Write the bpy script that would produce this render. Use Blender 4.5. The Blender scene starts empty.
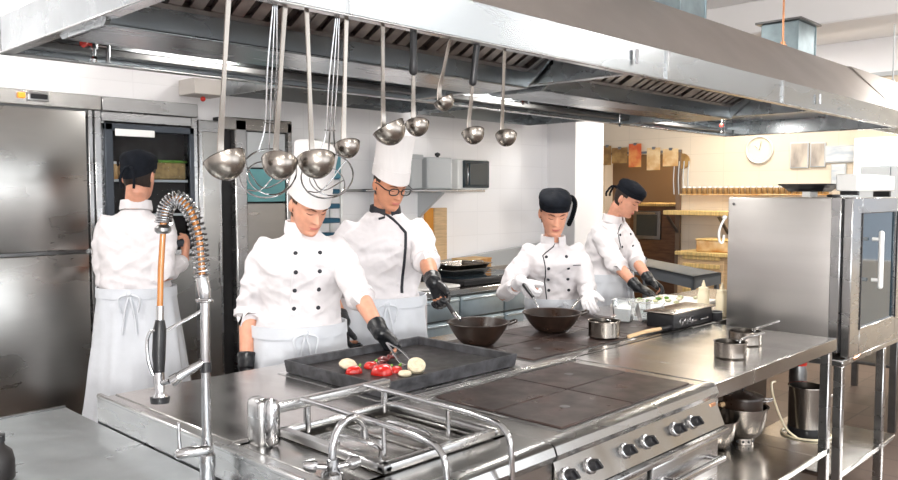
import bpy, bmesh, math, random
from mathutils import Vector, Matrix, noise
from mathutils.bvhtree import BVHTree
V=Vector; PI=math.pi
random.seed(7)
S=bpy.context.scene; COL=S.collection

# ---------------------------------------------------------------- materials
MATS={}
def mat(name,col,rough=.5,metal=0,nscale=0,namt=0,stretch=(1,1,1),bump=0,spec=.5,trans=0,emit=0,col2=None,coat=0,sheen=0,rvar=0,ior=1.45,sss=0,alpha=1):
    if name in MATS: return MATS[name]
    m=bpy.data.materials.new(name); m.use_nodes=True; nt=m.node_tree; b=nt.nodes['Principled BSDF']
    b.inputs['Base Color'].default_value=(*col,1); b.inputs['Roughness'].default_value=rough
    b.inputs['Metallic'].default_value=metal; b.inputs['Specular IOR Level'].default_value=spec
    b.inputs['Transmission Weight'].default_value=trans; b.inputs['IOR'].default_value=ior
    b.inputs['Coat Weight'].default_value=coat; b.inputs['Sheen Weight'].default_value=sheen
    b.inputs['Alpha'].default_value=alpha
    if sss: b.inputs['Subsurface Weight'].default_value=sss; b.inputs['Subsurface Radius'].default_value=(.02,.008,.004); b.inputs['Subsurface Scale'].default_value=.5
    if emit: b.inputs['Emission Color'].default_value=(*col,1); b.inputs['Emission Strength'].default_value=emit
    if nscale:
        tc=nt.nodes.new('ShaderNodeTexCoord'); mp=nt.nodes.new('ShaderNodeMapping'); mp.inputs['Scale'].default_value=stretch
        nz=nt.nodes.new('ShaderNodeTexNoise'); nz.inputs['Scale'].default_value=nscale; nz.inputs['Detail'].default_value=6
        nt.links.new(tc.outputs['Object'],mp.inputs[0]); nt.links.new(mp.outputs[0],nz.inputs['Vector'])
        if namt or col2:
            mx=nt.nodes.new('ShaderNodeMix'); mx.data_type='RGBA'
            c2=col2 or tuple(c*(1-namt) for c in col)
            mx.inputs[6].default_value=(*col,1); mx.inputs[7].default_value=(*c2,1)
            rp=nt.nodes.new('ShaderNodeMapRange'); rp.inputs[1].default_value=.35; rp.inputs[2].default_value=.65
            nt.links.new(nz.outputs[0],rp.inputs[0]); nt.links.new(rp.outputs[0],mx.inputs[0])
            nt.links.new(mx.outputs[2],b.inputs['Base Color'])
        if rvar:
            rr=nt.nodes.new('ShaderNodeMapRange'); rr.inputs[1].default_value=.3; rr.inputs[2].default_value=.7
            rr.inputs[3].default_value=rough-rvar; rr.inputs[4].default_value=rough+rvar
            nt.links.new(nz.outputs[0],rr.inputs[0]); nt.links.new(rr.outputs[0],b.inputs['Roughness'])
        if bump:
            bp=nt.nodes.new('ShaderNodeBump'); bp.inputs['Strength'].default_value=bump; bp.inputs['Distance'].default_value=.01
            nt.links.new(nz.outputs[0],bp.inputs['Height']); nt.links.new(bp.outputs[0],b.inputs['Normal'])
    MATS[name]=m; return m
def tile_mat(name,col,grout,w,h,plane='xz',rough=.35,off=.5,mort=.004,var=.02):
    m=bpy.data.materials.new(name); m.use_nodes=True; nt=m.node_tree; b=nt.nodes['Principled BSDF']
    tc=nt.nodes.new('ShaderNodeTexCoord'); sp=nt.nodes.new('ShaderNodeSeparateXYZ'); cb=nt.nodes.new('ShaderNodeCombineXYZ')
    nt.links.new(tc.outputs['Object'],sp.inputs[0])
    nt.links.new(sp.outputs['XYZ'.index(plane[0].upper())],cb.inputs[0]); nt.links.new(sp.outputs['XYZ'.index(plane[1].upper())],cb.inputs[1])
    br=nt.nodes.new('ShaderNodeTexBrick'); br.inputs['Scale'].default_value=1
    br.inputs['Brick Width'].default_value=w; br.inputs['Row Height'].default_value=h; br.inputs['Mortar Size'].default_value=mort; br.offset=off
    br.inputs['Color1'].default_value=(*col,1); br.inputs['Color2'].default_value=(*[c*(1-var) for c in col],1); br.inputs['Mortar'].default_value=(*grout,1)
    nt.links.new(cb.outputs[0],br.inputs['Vector']); nt.links.new(br.outputs['Color'],b.inputs['Base Color'])
    b.inputs['Roughness'].default_value=rough
    bp=nt.nodes.new('ShaderNodeBump'); bp.inputs['Strength'].default_value=.25; bp.inputs['Distance'].default_value=.002; bp.invert=True
    nt.links.new(br.outputs['Fac'],bp.inputs['Height']); nt.links.new(bp.outputs[0],b.inputs['Normal'])
    return m
STEEL=mat('brushed_steel',(.50,.50,.50),.27,1,3,.07,(1,1,4),0,rvar=.05)
STEELH=mat('brushed_steel_flat',(.50,.49,.475),.22,1,5,.10,(2,.8,1),.012,rvar=.06)
STEELF=mat('fridge_steel',(.46,.45,.43),.30,1,2.2,.12,(1,1,3),.0,rvar=.06)
STEELO=mat('oven_side_steel',(.66,.64,.62),.40,1,2,.08,(.4,.4,4),.0,rvar=.06)
HOODM=mat('hood_steel',(.43,.46,.48),.27,1,3,.10,(.5,2,2),.0,rvar=.06)
CHROME=mat('chrome',(.48,.48,.49),.15,1)
SATIN=mat('satin_steel',(.31,.28,.25),.25,1,6,.06,(1,1,1),0,rvar=.03)
DSTEEL=mat('dark_steel',(.22,.22,.22),.38,1,12,.2)
GALV=mat('galvanised_steel',(.33,.41,.44),.42,.8,9,.25)
IRON=mat('cast_iron_plate',(.055,.034,.028),.34,.0,9,.5,(1,1,1),.08,spec=.4,rvar=.10,col2=(.026,.018,.017))
IRON2=mat('seasoned_iron',(.030,.017,.012),.34,.0,14,.5,(1,1,1),.08,rvar=.1)
GRID=mat('griddle_iron',(.015,.012,.012),.38,.0,16,.5,(1,1,1),.10,spec=.3,rvar=.10,col2=(.006,.0055,.006))
GRIDW=mat('griddle_worn_side',(.055,.055,.062),.45,.2,30,.5,(1,1,1),.15,col2=(.018,.018,.02))
BLACKP=mat('black_plastic',(.012,.012,.014),.38)
GLOVE=mat('black_glove',(.010,.011,.014),.33,0,60,.3,bump=.2)
GLOVEW=mat('white_glove',(.80,.78,.80),.4,0,60,.1,bump=.2)
CLOTH=mat('white_cotton',(.70,.67,.685),.85,0,18,.05,bump=.35,sheen=.2)
CLOTHB=mat('apron_cotton',(.62,.645,.69),.85,0,12,.06,bump=.4,sheen=.2)
HATM=mat('white_paper_hat',(.74,.71,.705),.8,0,60,.03,(1,1,.05),.1)
CAPM=mat('black_cap_cloth',(.006,.008,.013),.8,0,40,.3,bump=.3,spec=.2)
TROU=mat('dark_trousers',(.03,.033,.045),.8,0,40,.2,bump=.3)
SHOE=mat('black_leather',(.012,.012,.012),.35)
SKIN=mat('skin',(.60,.27,.16),.48,0,40,.12,bump=.06,sss=.12)
SKINF=mat('fair_skin',(.68,.33,.22),.48,0,40,.12,bump=.06,sss=.12)
LIPS=mat('lips',(.50,.16,.13),.45)
HAIR=mat('brown_hair',(.10,.045,.022),.55,0,120,.4,(1,1,.2),.4)
HAIRD=mat('dark_hair',(.025,.014,.010),.55,0,120,.4,(1,1,.2),.4)
BROW=mat('brow_hair',(.13,.055,.028),.7)
PIPE=mat('black_piping',(.012,.013,.02),.6)
WPLAST=mat('white_plastic',(.82,.82,.80),.35)
GREYP=mat('grey_enamel',(.50,.52,.53),.4)
CREAM=mat('cream_plastic',(.86,.76,.55),.4)
CLEAR=mat('clear_plastic',(.92,.95,.96),.08,0,trans=.92,ior=1.3)
GLASSD=mat('dark_glass',(.02,.04,.055),.06,0,spec=.8)
GLASST=mat('tinted_door_glass',(.9,.93,.95),.01,0,trans=1,ior=1.02,spec=.1)
TEAL=mat('teal_glass',(.16,.42,.44),.12,0,3,.3,coat=.5)
BLUE=mat('blue_enamel',(.02,.10,.17),.35)
YEL=mat('yellow_plastic',(.80,.62,.03),.4)
RED=mat('red_pepper_skin',(.62,.018,.012),.18,0,20,.3,coat=.6)
REDV=mat('red_enamel',(.55,.03,.02),.35)
ORANGE=mat('amber_indicator',(.9,.35,.04),.4,emit=.6)
TOMF=mat('tomato_flesh',(.75,.16,.06),.3,0,50,.5,col2=(.80,.45,.22))
ONION=mat('onion_flesh',(.82,.72,.52),.35,0,60,.3,coat=.3)
MUSH=mat('mushroom_flesh',(.80,.66,.48),.5,0,60,.35)
CHARR=mat('charred_meat',(.16,.02,.02),.35,0,60,.6,bump=.5,coat=.4)
COPPER=mat('copper',(.62,.30,.16),.3,1)
WOODL=mat('pale_wood',(.72,.50,.28),.5,0,8,.25,(1,1,12))
WOODY=mat('yellow_wood',(.80,.56,.22),.5,0,6,.3,(1,8,1))
WOODD=mat('dark_wood',(.17,.08,.035),.5,0,6,.4,(1,1,6))
BROWNW=mat('brown_paint',(.17,.11,.068),.6)
HOSE=mat('amber_hose',(.40,.15,.03),.25,0,coat=.5)
PAPERB=mat('beige_card',(.78,.58,.32),.7,0,7,.5,col2=(.55,.26,.07))
PAPERR=mat('red_orange_card',(.62,.10,.03),.6,0,6,.5,col2=(.80,.42,.12))
PAPERD=mat('dark_amber_card',(.20,.10,.03),.6,0,9,.5,col2=(.42,.25,.08))
PHOTOM=mat('grey_photo_print',(.20,.18,.17),.5,0,6,.6,(1,.8,.3),col2=(.72,.63,.52))
PHOTOB=mat('blue_grey_print',(.42,.47,.52),.5,0,5,.6,(1,1,3),col2=(.75,.72,.68))
CEIL=mat('ceiling_paint',(.84,.82,.81),.8,0,1,.02)
PLAST=mat('wall_plaster',(.92,.91,.92),.6,0,1.2,.03)
RUB=mat('black_rubber',(.015,.015,.015),.6)
GREEN=mat('leaf_green',(.16,.36,.05),.5,0,30,.4)
BAGEL=mat('chopped_vegetables',(.75,.70,.52),.5,0,60,.5,col2=(.45,.50,.22))
WHITEF=mat('white_cream',(.88,.86,.84),.5)
TILEW=tile_mat('white_wall_tile',(.93,.92,.93),(.87,.86,.87),.30,.20,'xz',.22,0,.003)
TILEB=tile_mat('cream_wall_tile',(.74,.63,.49),(.66,.56,.43),.40,.20,'yz',.4,0,.004)
TILEF=tile_mat('floor_tile',(.13,.09,.072),(.06,.042,.036),.30,.30,'xy',.42,0,.006,.25)

# ---------------------------------------------------------------- mesh helpers
def frame(d):
    d=V(d).normalized(); a=V((0,0,1)) if abs(d.z)<.9 else V((1,0,0))
    x=a.cross(d).normalized(); return x,d.cross(x).normalized(),d
class MB:
    def __init__(s): s.bm=bmesh.new(); s.mi=0
    def _m(s,fs):
        for f in fs: f.material_index=s.mi
    def box(s,a,b,bev=.0,R=None,seg=1):
        a,b=V(a),V(b); lo=V([min(a[i],b[i]) for i in range(3)]); hi=V([max(a[i],b[i]) for i in range(3)])
        t=bmesh.new(); bmesh.ops.create_cube(t,size=1)
        for v in t.verts: v.co=V([lo[i]+(v.co[i]+.5)*(hi[i]-lo[i]) for i in range(3)])
        if bev>0:
            bev=min(bev,min(hi-lo)*.45)
            bmesh.ops.bevel(t,geom=t.edges[:],offset=bev,segments=seg,affect='EDGES',profile=.5)
        s.join(t,R); return s
    def join(s,t,R=None):
        if R is not None: bmesh.ops.transform(t,matrix=R,verts=t.verts[:])
        m=bpy.data.meshes.new('t'); t.to_mesh(m); t.free(); n=len(s.bm.faces)
        s.bm.from_mesh(m); bpy.data.meshes.remove(m); s.bm.faces.ensure_lookup_table()
        for f in s.bm.faces[n:]: f.material_index=s.mi
    def hexa(s,pts):   # 8 pts: bottom 4 ccw, top 4 ccw
        vs=[s.bm.verts.new(p) for p in pts]
        fs=[(3,2,1,0),(4,5,6,7),(0,1,5,4),(1,2,6,5),(2,3,7,6),(3,0,4,7)]
        s._m([s.bm.faces.new([vs[i] for i in f]) for f in fs]); return s
    def rings(s,rs,cap=True,closed=True):
        prev=None; out=[]
        for r in rs:
            cur=[s.bm.verts.new(p) for p in r]; out.append(cur)
            if prev:
                n=len(cur)
                for i in range(n if closed else n-1):
                    j=(i+1)%n; s._m([s.bm.faces.new((prev[i],prev[j],cur[j],cur[i]))])
            prev=cur
        if cap and closed:
            s._m([s.bm.faces.new(out[0][::-1]),s.bm.faces.new(out[-1])])
        return s
    def tube(s,pts,r,n=10,cap=True,round_=False):
        pts=[V(p) for p in pts]; k=len(pts)
        if not isinstance(r,(list,tuple)): r=[r]*k
        r=list(r)
        if round_:
            d0=(pts[0]-pts[1]).normalized(); d1=(pts[-1]-pts[-2]).normalized()
            P=[];Rr=[]
            for a in (.95,.6,.25): P.append(pts[0]+d0*r[0]*a); Rr.append(r[0]*math.sqrt(1-a*a))
            P+=pts; Rr+=r
            for a in (.25,.6,.95): P.append(pts[-1]+d1*r[-1]*a); Rr.append(r[-1]*math.sqrt(1-a*a))
            pts,r=P,Rr; k=len(pts)
        x=None; rs=[]
        for i in range(k):
            if i==0: d=pts[1]-pts[0]
            elif i==k-1: d=pts[-1]-pts[-2]
            else: d=(pts[i+1]-pts[i]).normalized()+(pts[i]-pts[i-1]).normalized()
            if d.length<1e-9: d=pts[i+1]-pts[i]
            d.normalize()
            if x is None: x=frame(d)[0]
            x=(x-d*x.dot(d)); x.normalize(); y=d.cross(x)
            rs.append([pts[i]+(x*math.cos(2*PI*j/n)+y*math.sin(2*PI*j/n))*r[i] for j in range(n)])
        return s.rings(rs,cap)
    def cyl(s,a,b,r,n=20,r2=None): return s.tube([a,b],[r,r if r2 is None else r2],n)
    def lathe(s,c,prof,n=32,axis=(0,0,1),cap=False):   # prof [(r,h)]
        x,y,d=frame(axis); c=V(c)
        return s.rings([[c+d*h+(x*math.cos(2*PI*j/n)+y*math.sin(2*PI*j/n))*max(r,.0004) for j in range(n)] for r,h in prof],cap)
    def sphere(s,c,r,sc=(1,1,1),R=None,n=16):
        t=bmesh.new(); bmesh.ops.create_uvsphere(t,u_segments=n,v_segments=max(6,n//2+2),radius=r)
        M=Matrix.Translation(V(c))@(R.to_4x4() if R else Matrix.Identity(4))@Matrix.Diagonal((*sc,1))
        s.join(t,M); return s
    def torus(s,c,R,r,axis=(0,0,1),n=36,m=8,a0=0,a1=2*PI,sx=1):
        x,y,d=frame(axis); c=V(c); full=abs(a1-a0-2*PI)<1e-6
        k=n if full else n+1
        pts=[c+(x*math.cos(a0+(a1-a0)*i/n)*sx+y*math.sin(a0+(a1-a0)*i/n))*R for i in range(k)]
        if not full: return s.tube(pts,r,m)
        rs=[]
        for i in range(n):
            a=2*PI*i/n; u=x*math.cos(a)*sx+y*math.sin(a); u=u.normalized()
            rs.append([pts[i]+(u*math.cos(2*PI*j/m)+d*math.sin(2*PI*j/m))*r for j in range(m)])
        rs.append(rs[0]); return s.rings(rs,False)
    def build(s,name,m,parent=None,smooth=True,weld=False):
        me=bpy.data.meshes.new(name); bm=s.bm
        if weld: bmesh.ops.remove_doubles(bm,verts=bm.verts[:],dist=1e-5)
        bmesh.ops.recalc_face_normals(bm,faces=bm.faces[:])
        if parent is not None:
            o=worldloc(parent)
            bmesh.ops.translate(bm,vec=-o,verts=bm.verts[:])
        bm.to_mesh(me); bm.free()
        for mm in (m if isinstance(m,(list,tuple)) else [m]): me.materials.append(mm)
        ob=bpy.data.objects.new(name,me); COL.objects.link(ob); ob.parent=parent
        if smooth:
            me.polygons.foreach_set('use_smooth',[True]*len(me.polygons))
            try: me.set_sharp_from_angle(angle=math.radians(38))
            except Exception: pass
        return ob
def worldloc(o):
    v=V((0,0,0))
    while o is not None: v=v+o.location; o=o.parent
    return v
def tag(o,label,cat,group=None,kind=None):
    o['label']=label; o['category']=cat
    if group: o['group']=group
    if kind: o['kind']=kind
    return o
def thing(name,label,cat,loc,group=None):
    o=bpy.data.objects.new(name,None); COL.objects.link(o); o.location=V(loc); o.empty_display_size=.05
    return tag(o,label,cat,group)
def struct(o): o['kind']='structure'; return o
def copytree(o,parent=None):
    c=o.copy(); COL.objects.link(c); c.parent=parent
    for ch in list(o.children): copytree(ch,c)
    return c
def remesh(objs_mb,voxel,smooth=4):
    """fuse the overlapping closed shapes of a mesh builder into one continuous skin, return a bmesh"""
    bm=objs_mb.bm; bmesh.ops.recalc_face_normals(bm,faces=bm.faces[:])
    me=bpy.data.meshes.new('r'); bm.to_mesh(me); bm.free()
    ob=bpy.data.objects.new('r',me); COL.objects.link(ob)
    md=ob.modifiers.new('v','REMESH'); md.mode='VOXEL'; md.voxel_size=voxel
    if smooth:
        ms=ob.modifiers.new('s','SMOOTH'); ms.factor=.5; ms.iterations=smooth
    dg=bpy.context.evaluated_depsgraph_get(); dg.update()
    ev=ob.evaluated_get(dg); m2=bpy.data.meshes.new_from_object(ev)
    bpy.data.objects.remove(ob); bpy.data.meshes.remove(me)
    out=bmesh.new(); out.from_mesh(m2); bpy.data.meshes.remove(m2); out.normal_update()
    return out
def bez(pts,n=24):
    """Catmull-Rom through points"""
    P=[V(p) for p in pts]; P=[2*P[0]-P[1]]+P+[2*P[-1]-P[-2]]; out=[]
    seg=len(P)-3
    for i in range(seg):
        a,b,c,d=P[i:i+4]; k=max(2,n//seg)
        for j in range(k+(1 if i==seg-1 else 0)):
            t=j/k; out.append(.5*((2*b)+(c-a)*t+(2*a-5*b+4*c-d)*t*t+(-a+3*b-3*c+d)*t**3))
    return out
def ray_on(bvh,o,d):
    h=bvh.ray_cast(V(o),V(d)); return h

# ---------------------------------------------------------------- people
HEADR=[(-.116,.060,.012,.020),(-.108,.080,-.005,.034),(-.092,.088,-.022,.046),(-.076,.086,-.045,.054),(-.060,.090,-.060,.059),
 (-.044,.089,-.070,.063),(-.028,.089,-.078,.067),(-.008,.087,-.086,.070),(.010,.086,-.092,.072),(.026,.091,-.096,.074),
 (.050,.091,-.098,.075),(.075,.082,-.094,.072),(.095,.065,-.082,.062),(.110,.042,-.058,.045),(.119,.012,-.022,.016)]
def head_rings(Hc,M,sc=1,grow=0,zmin=-1,n=40):
    out=[]
    for (z,fy,by,w) in HEADR:
        if z<zmin: continue
        cy=(fy+by)/2; d=(fy-by)/2+grow; ww=w+grow
        out.append([Hc+M@(V((math.copysign(abs(math.cos(a))**.9,math.cos(a))*ww,cy+math.sin(a)*d,z+grow*(1 if z>0 else 0)))*sc) for a in [2*PI*i/n for i in range(n)]])
    return out
def g(x,z,cx,cz,sx,sz): return math.exp(-((x-cx)/sx)**2-((z-cz)/sz)**2)
def face_disp(p,M,Hc,sc):
    q=(M.transposed()@(p-Hc))/sc
    if abs(q.x)>.085 or q.y<.03 or q.z<-.13 or q.z>.10: return V((0,0,0))
    x,z=q.x,q.z; d=0; k=min(1,max(0,(q.y-.03)/.03))
    nz=max(0,min(1,(.020-z)/.052))if z<.020 and z>-.040 else 0
    if z<=-.032: nz*=math.exp(-((z+.032)/.005)**2)
    d+=.025*nz*math.exp(-(x/(.007+.006*nz))**2)
    d+=.006*(g(x,z,.012,-.030,.006,.007)+g(x,z,-.012,-.030,.006,.007))
    for s in (-1,1):
        d-=.009*g(x,z,s*.031,.008,.017,.011); d+=.004*g(x,z,s*.031,.026,.022,.007)
        d+=.003*g(x,z,s*.045,-.018,.025,.02)
        d+=.0045*g(x,z,s*.031,.006,.011,.006)
    d+=.006*g(x,z,0,-.056,.022,.006)+.006*g(x,z,0,-.066,.018,.006)-.004*g(x,z,0,-.061,.024,.003)
    d+=.007*g(x,z,0,-.098,.018,.014)-.003*g(x,z,0,-.080,.02,.006)
    return M@V((0,1,0))*(d*k*sc)
def ellring(c,r,f,w,d,n=36,p=.85):
    out=[]
    for i in range(n):
        a=2*PI*i/n; x,y=math.cos(a),math.sin(a)
        out.append(c+r*(math.copysign(abs(x)**p,x)*w)+f*(math.copysign(abs(y)**p,y)*d))
    return out
def ik(Sh,W,l1,l2,hint):
    d=W-Sh; L=d.length; L=min(L,(l1+l2)*.995); u=d.normalized(); W2=Sh+u*L
    a=(l1*l1-l2*l2+L*L)/(2*L); h=math.sqrt(max(0,l1*l1-a*a)); hh=V(hint); hh=(hh-u*hh.dot(u)).normalized()
    return Sh+u*a+hh*h,W2
def hand_shape(mb,W,u,n,t,curl,hs=1,grow=0,spread=.06,thumb=.55,tcurl=.3):
    u=V(u).normalized(); n=V(n); n=(n-u*n.dot(u)).normalized(); t0=u.cross(n); t=t0 if V(t).dot(t0)>0 else -t0
    rs=[]
    for (h,w,d,o) in ((-.012,.025,.021,0),(0,.027,.020,0),(.02,.033,.019,.001),(.05,.041,.0165,.002),(.075,.041,.0145,.0),(.09,.038,.012,0),(.097,.032,.008,0)):
        rs.append(ellring(W+u*h*hs+t*o,t,n,(w+grow)*hs,(d+grow)*hs,20,.8))
    mb.rings(rs)
    for i,(off,L) in enumerate(((.029,.070),(.010,.079),(-.010,.074),(-.029,.058))):
        c=curl[i] if isinstance(curl,(list,tuple)) else curl
        p=W+u*.082*hs+t*off*hs; A=0; pts=[p]; d0=(u+t*(off*spread/.03)).normalized()
        for k,(fr,da) in enumerate(((.25,.15),(.33,.8),(.24,1.0),(.18,.7))):
            A+=c*da; d=(d0*math.cos(A)+n*math.sin(A)); p=p+d*(L*1.22*fr*hs); pts.append(p)
        mb.tube(pts,[(.0098+grow)*hs,(.0094+grow)*hs,(.0088+grow)*hs,(.0082+grow)*hs,(.0068+grow)*hs],10,True,True)
    b=W+u*.022*hs+t*.020*hs; d=(u*.62+t*thumb+n*.35).normalized(); p1=b+d*.042*hs
    d2=(d*math.cos(tcurl)+(u*.8+n*.5).normalized()*math.sin(tcurl)).normalized(); p2=p1+d2*.030*hs; p3=p2+(d2+u*.3*tcurl+n*tcurl*.4).normalized()*.024*hs
    mb.tube([b-d*.01*hs,p1,p2,p3],[(.016+grow)*hs,(.0125+grow)*hs,(.0108+grow)*hs,(.0085+grow)*hs],10,True,True)
def wrinkle(bm,amp,org,f,r,sleeves=()):
    for v in bm.verts: pass
    bm.normal_update()
    ds=[]
    for v in bm.verts:
        q=v.co-org; x,y,z=q.dot(r),q.dot(f),q.z
        a=noise.fractal(V((x*5+z*2.5,y*5,z*8-x*3)),.8,2.1,4)
        b=1-abs(noise.noise(V((x*7+z*5,y*6,z*13+x*4))))*2.2
        c=1-abs(noise.noise(V((x*9-z*9+5,y*8,z*6))))*2.4
        ds.append(a*.6+max(0,b)*.45+max(0,c)*.4-.35)
    for v,d in zip(bm.verts,ds): v.co+=v.normal*(d*amp)
def body_from(bm,name,m,parent,smooth=True):
    mb=MB(); mb.bm.free(); mb.bm=bm; return mb.build(name,m,parent,smooth)
def human(label,f,pel,nk,hc,hf,arms,s=1.0,skin=SKIN,hat='cap',gloves=None,sleeve=.15,woman=False,apron_len=.50,piping=False,
          buttons=True,hair=HAIR,glasses=False,cuffed=False,jw=1.0,tails=False,open_back=False,seed=0,apron_z=None,flare=.03,bandana=False,headk=1.0,dark_edge=False):
    f=V((f[0],f[1],0)).normalized(); r=f.cross(V((0,0,1))); up=V((0,0,1))
    pel=V(pel); nk=V(nk); hc=V(hc); hf=V(hf).normalized()
    hk=s*headk
    root=thing('person',label,'person',(pel.x,pel.y,0))
    hr=hf.cross(up).normalized(); hu=hr.cross(hf); M=Matrix((hr,hf,hu)).transposed()
    def C(t,off=0):
        b=math.sin(max(0,min(1,t))*PI)*.02
        return pel.lerp(nk,t)-f*b+f*off
    w=.92 if woman else 1.0; w*=s*jw
    sh=[]; 
    for sd in (-1,1): sh.append(C(.825)+r*sd*.168*w)
    # limbs
    A=[]
    for sd,a in zip((-1,1),arms):
        W=V(a['w']); l1,l2=.29*s,.255*s
        E,W2=ik(sh[0 if sd<0 else 1],W,l1,l2,a.get('hint',r*sd*.2-up-f*.2))
        A.append((sh[0 if sd<0 else 1],E,W2,a,sd))
    # ---- body
    mb=MB()
    secs=[(-.06,.155,.10),(0,.16,.105),(.2,.145,.10),(.45,.15,.105),(.65,.155,.10),(.8,.14,.088),(.87,.095,.072),(.94,.058,.055),(1.0,.054,.054)]
    mb.rings([ellring(C(t),r,f,a*w,d*w) for t,a,d in secs])
    nb=hc+M@V((0,-.022,-.075))*hk
    mb.tube([nk-up*.05,nk+up*.01,nb,nb+hu*.05],[.062*s,.056*s*(.88 if woman else 1),.053*s*(.88 if woman else 1),.05*s],20)
    mb.rings(head_rings(hc,M,hk))
    for sx in (-1,1):
        Rm=M@Matrix.Rotation(sx*.35,3,'Z')
        mb.sphere(hc+M@V((sx*.0725,-.012,-.008))*hk,1,(.010*hk,.019*hk,.032*hk),Rm,14)
    ft=[]
    for sd in (-1,1):
        hip=pel+r*sd*.088*w; knee=V((hip.x,hip.y,.50*s))+f*.03; ank=V((hip.x,hip.y,.09))+r*sd*.02
        mb.tube([hip+up*.02,hip-up*.1,knee,knee-up*.12,ank],[.085*s,.085*s,.058*s,.055*s,.040*s],16,True,True); ft.append((hip,knee,ank,sd))
        mb.tube([ank-f*.03-up*.03,ank+f*.05-up*.045,ank+f*.15-up*.06],[.038,.036,.024],12,True,True)
    for i_,(Sh,E,W,a,sd) in enumerate(A):
        mb.tube([Sh-r*sd*.03,Sh,Sh.lerp(E,.5),E,E.lerp(W,.25),E.lerp(W,.6),W],[.036*s,.038*s,.038*s,.036*s,.040*s,.034*s,.027*s],16,True,True)
        u=V(a['u']) if 'u' in a else (W-E); hand_shape(mb,W,u,a['n'],a['t'],a.get('curl',.4),s*(.80 if (gloves and gloves[i_] is not None) else .96),0,a.get('spread',.06),a.get('thumb',.55),a.get('tcurl',.3))
    bm=remesh(mb,.0050,2)
    for v in bm.verts:
        if (v.co-hc).length<.2: v.co+=face_disp(v.co,M,hc,hk)
    bm.normal_update(); bvh=BVHTree.FromBMesh(bm)
    body=body_from(bm,'body',skin,root)
    def fp(x,z,out=.0):
        o=hc+M@V((x,.3,z))*hk; h=bvh.ray_cast(o,-(M@V((0,1,0))))
        return (h[0] if h[0] is not None else hc+M@V((x,.09,z))*hk)+hf*out
    for sx in (-1,1):
        k=MB(); k.tube([fp(sx*(.014+.034*i/6),.0225+.006*math.sin(i/6*PI*.8)-(.003 if i>4 else 0),.0005) for i in range(7)],[.002,.003,.0035,.0035,.003,.0022,.0012],8); k.build('eyebrow',BROW,body)
        k=MB(); k.tube([fp(sx*(.019+.026*i/6),.002-.0035*math.sin(i/6*PI),.0006) for i in range(7)],[.0009,.0018,.0022,.0024,.0022,.0018,.001],6); k.build('eyelashes',BROW,body)
    k=MB(); k.tube([fp(x,-.058-.0015*math.cos(x*90),.0008) for x in [-.024+.006*i for i in range(9)]],[.001,.0024,.0032,.0036,.0032,.0036,.0032,.0024,.001],8)
    k.tube([fp(x,-.0645+.001*math.cos(x*90),.0008) for x in [-.020+.005*i for i in range(9)]],[.001,.0024,.0034,.004,.0042,.004,.0034,.0024,.001],8); k.build('lips',LIPS,body)
    # ---- hair
    k=MB(); rs=head_rings(hc,M,hk,.006,-.062,48); keep=[]
    bmh=k.bm; prev=None
    zz=[h[0] for h in HEADR if h[0]>=-.062]
    vs=[[bmh.verts.new(p) for p in ring] for ring in rs]
    for i in range(len(vs)-1):
        for j in range(48):
            a=2*PI*(j+.5)/48; ss=math.sin(a); z=zz[i]
            lim=-.25 if z<-.03 else (-.02 if z<.005 else (.25 if z<.09 else 2))
            if ss<lim: bmh.faces.new((vs[i][j],vs[i][(j+1)%48],vs[i+1][(j+1)%48],vs[i+1][j]))
    bmesh.ops.delete(bmh,geom=[v for v in bmh.verts if not v.link_faces],context='VERTS')
    bmesh.ops.recalc_face_normals(bmh,faces=bmh.faces[:])
    bmesh.ops.solidify(bmh,geom=bmh.faces[:],thickness=.006); k.build('hair',hair,root)
    # ---- hat
    if hat=='toque':
        hf2=V((hf.x,hf.y,hf.z*.55)).normalized(); hu2=hr.cross(hf2); hM=Matrix((hr,hf2,hu2)).transposed()
        def hr_(z,wx,dy,n=44,pl=0): return [hc+hM@V((math.cos(a)*(wx+pl*math.cos(a*22)),-.004+math.sin(a)*(dy+pl*math.cos(a*22)),z-.026*max(0,math.sin(a))*max(0,min(1,(.12-z)/.08))))*hk for a in [2*PI*i/n for i in range(n)]]
        k=MB(); k.rings([hr_(.040,.083,.104),hr_(.040,.080,.101),hr_(.042,.084,.105),hr_(.115,.084,.104),hr_(.117,.0825,.1025),hr_(.19,.084,.103),hr_(.255,.088,.107),hr_(.258,.084,.103),hr_(.250,.05,.06),hr_(.252,.01,.01)])
        h=k.build('chef_hat',HATM,root)
        k=MB(); k.rings([hr_(.039,.0835,.1045),hr_(.039,.0865,.1075),hr_(.088,.0865,.1075),hr_(.088,.0835,.1045)]); k.build('hat_band',HATM,h)
    else:
        k=MB(); P=[(.042,.080,.1),(.050,.082,.102),(.070,.084,.104),(.077,.089,.109),(.092,.089,.107),(.110,.080,.096),(.123,.055,.068),(.129,.02,.02)]
        def cr(z,wx,dy,n=44): return [hc+M@V((math.cos(a)*(wx+.0025*noise.noise(V((math.cos(a)*3,math.sin(a)*3,z*30+seed)))),-.004+math.sin(a)*dy,z+.004*math.sin(3*a+seed)-((.07 if bandana else .012)*max(0,-math.sin(a)) if z<.073 else 0)))*hk for a in [2*PI*i/n for i in range(n)]]
        k.rings([cr(*p) for p in P]); h=k.build('head_cap',CAPM,root)
        k=MB(); k.rings([cr(.040,.0805,.1005),cr(.040,.0835,.1035),cr(.068,.086,.1065),cr(.068,.083,.103)]); k.build('cap_band',CAPM,h)
        k=MB(); b0=hc+M@V((0,-.104,.03))*hk; k.sphere(b0,1,(.016,.014,.014))
        for sx in (-1,1): k.tube(bez([b0,b0+M@V((sx*.02,-.03,-.01)),b0+M@V((sx*.035,-.035,-.06)),b0+M@V((sx*.03,-.025,-.11 if tails else -.085))],12),[.004]+[.007]*11+[.006],8)
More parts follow.
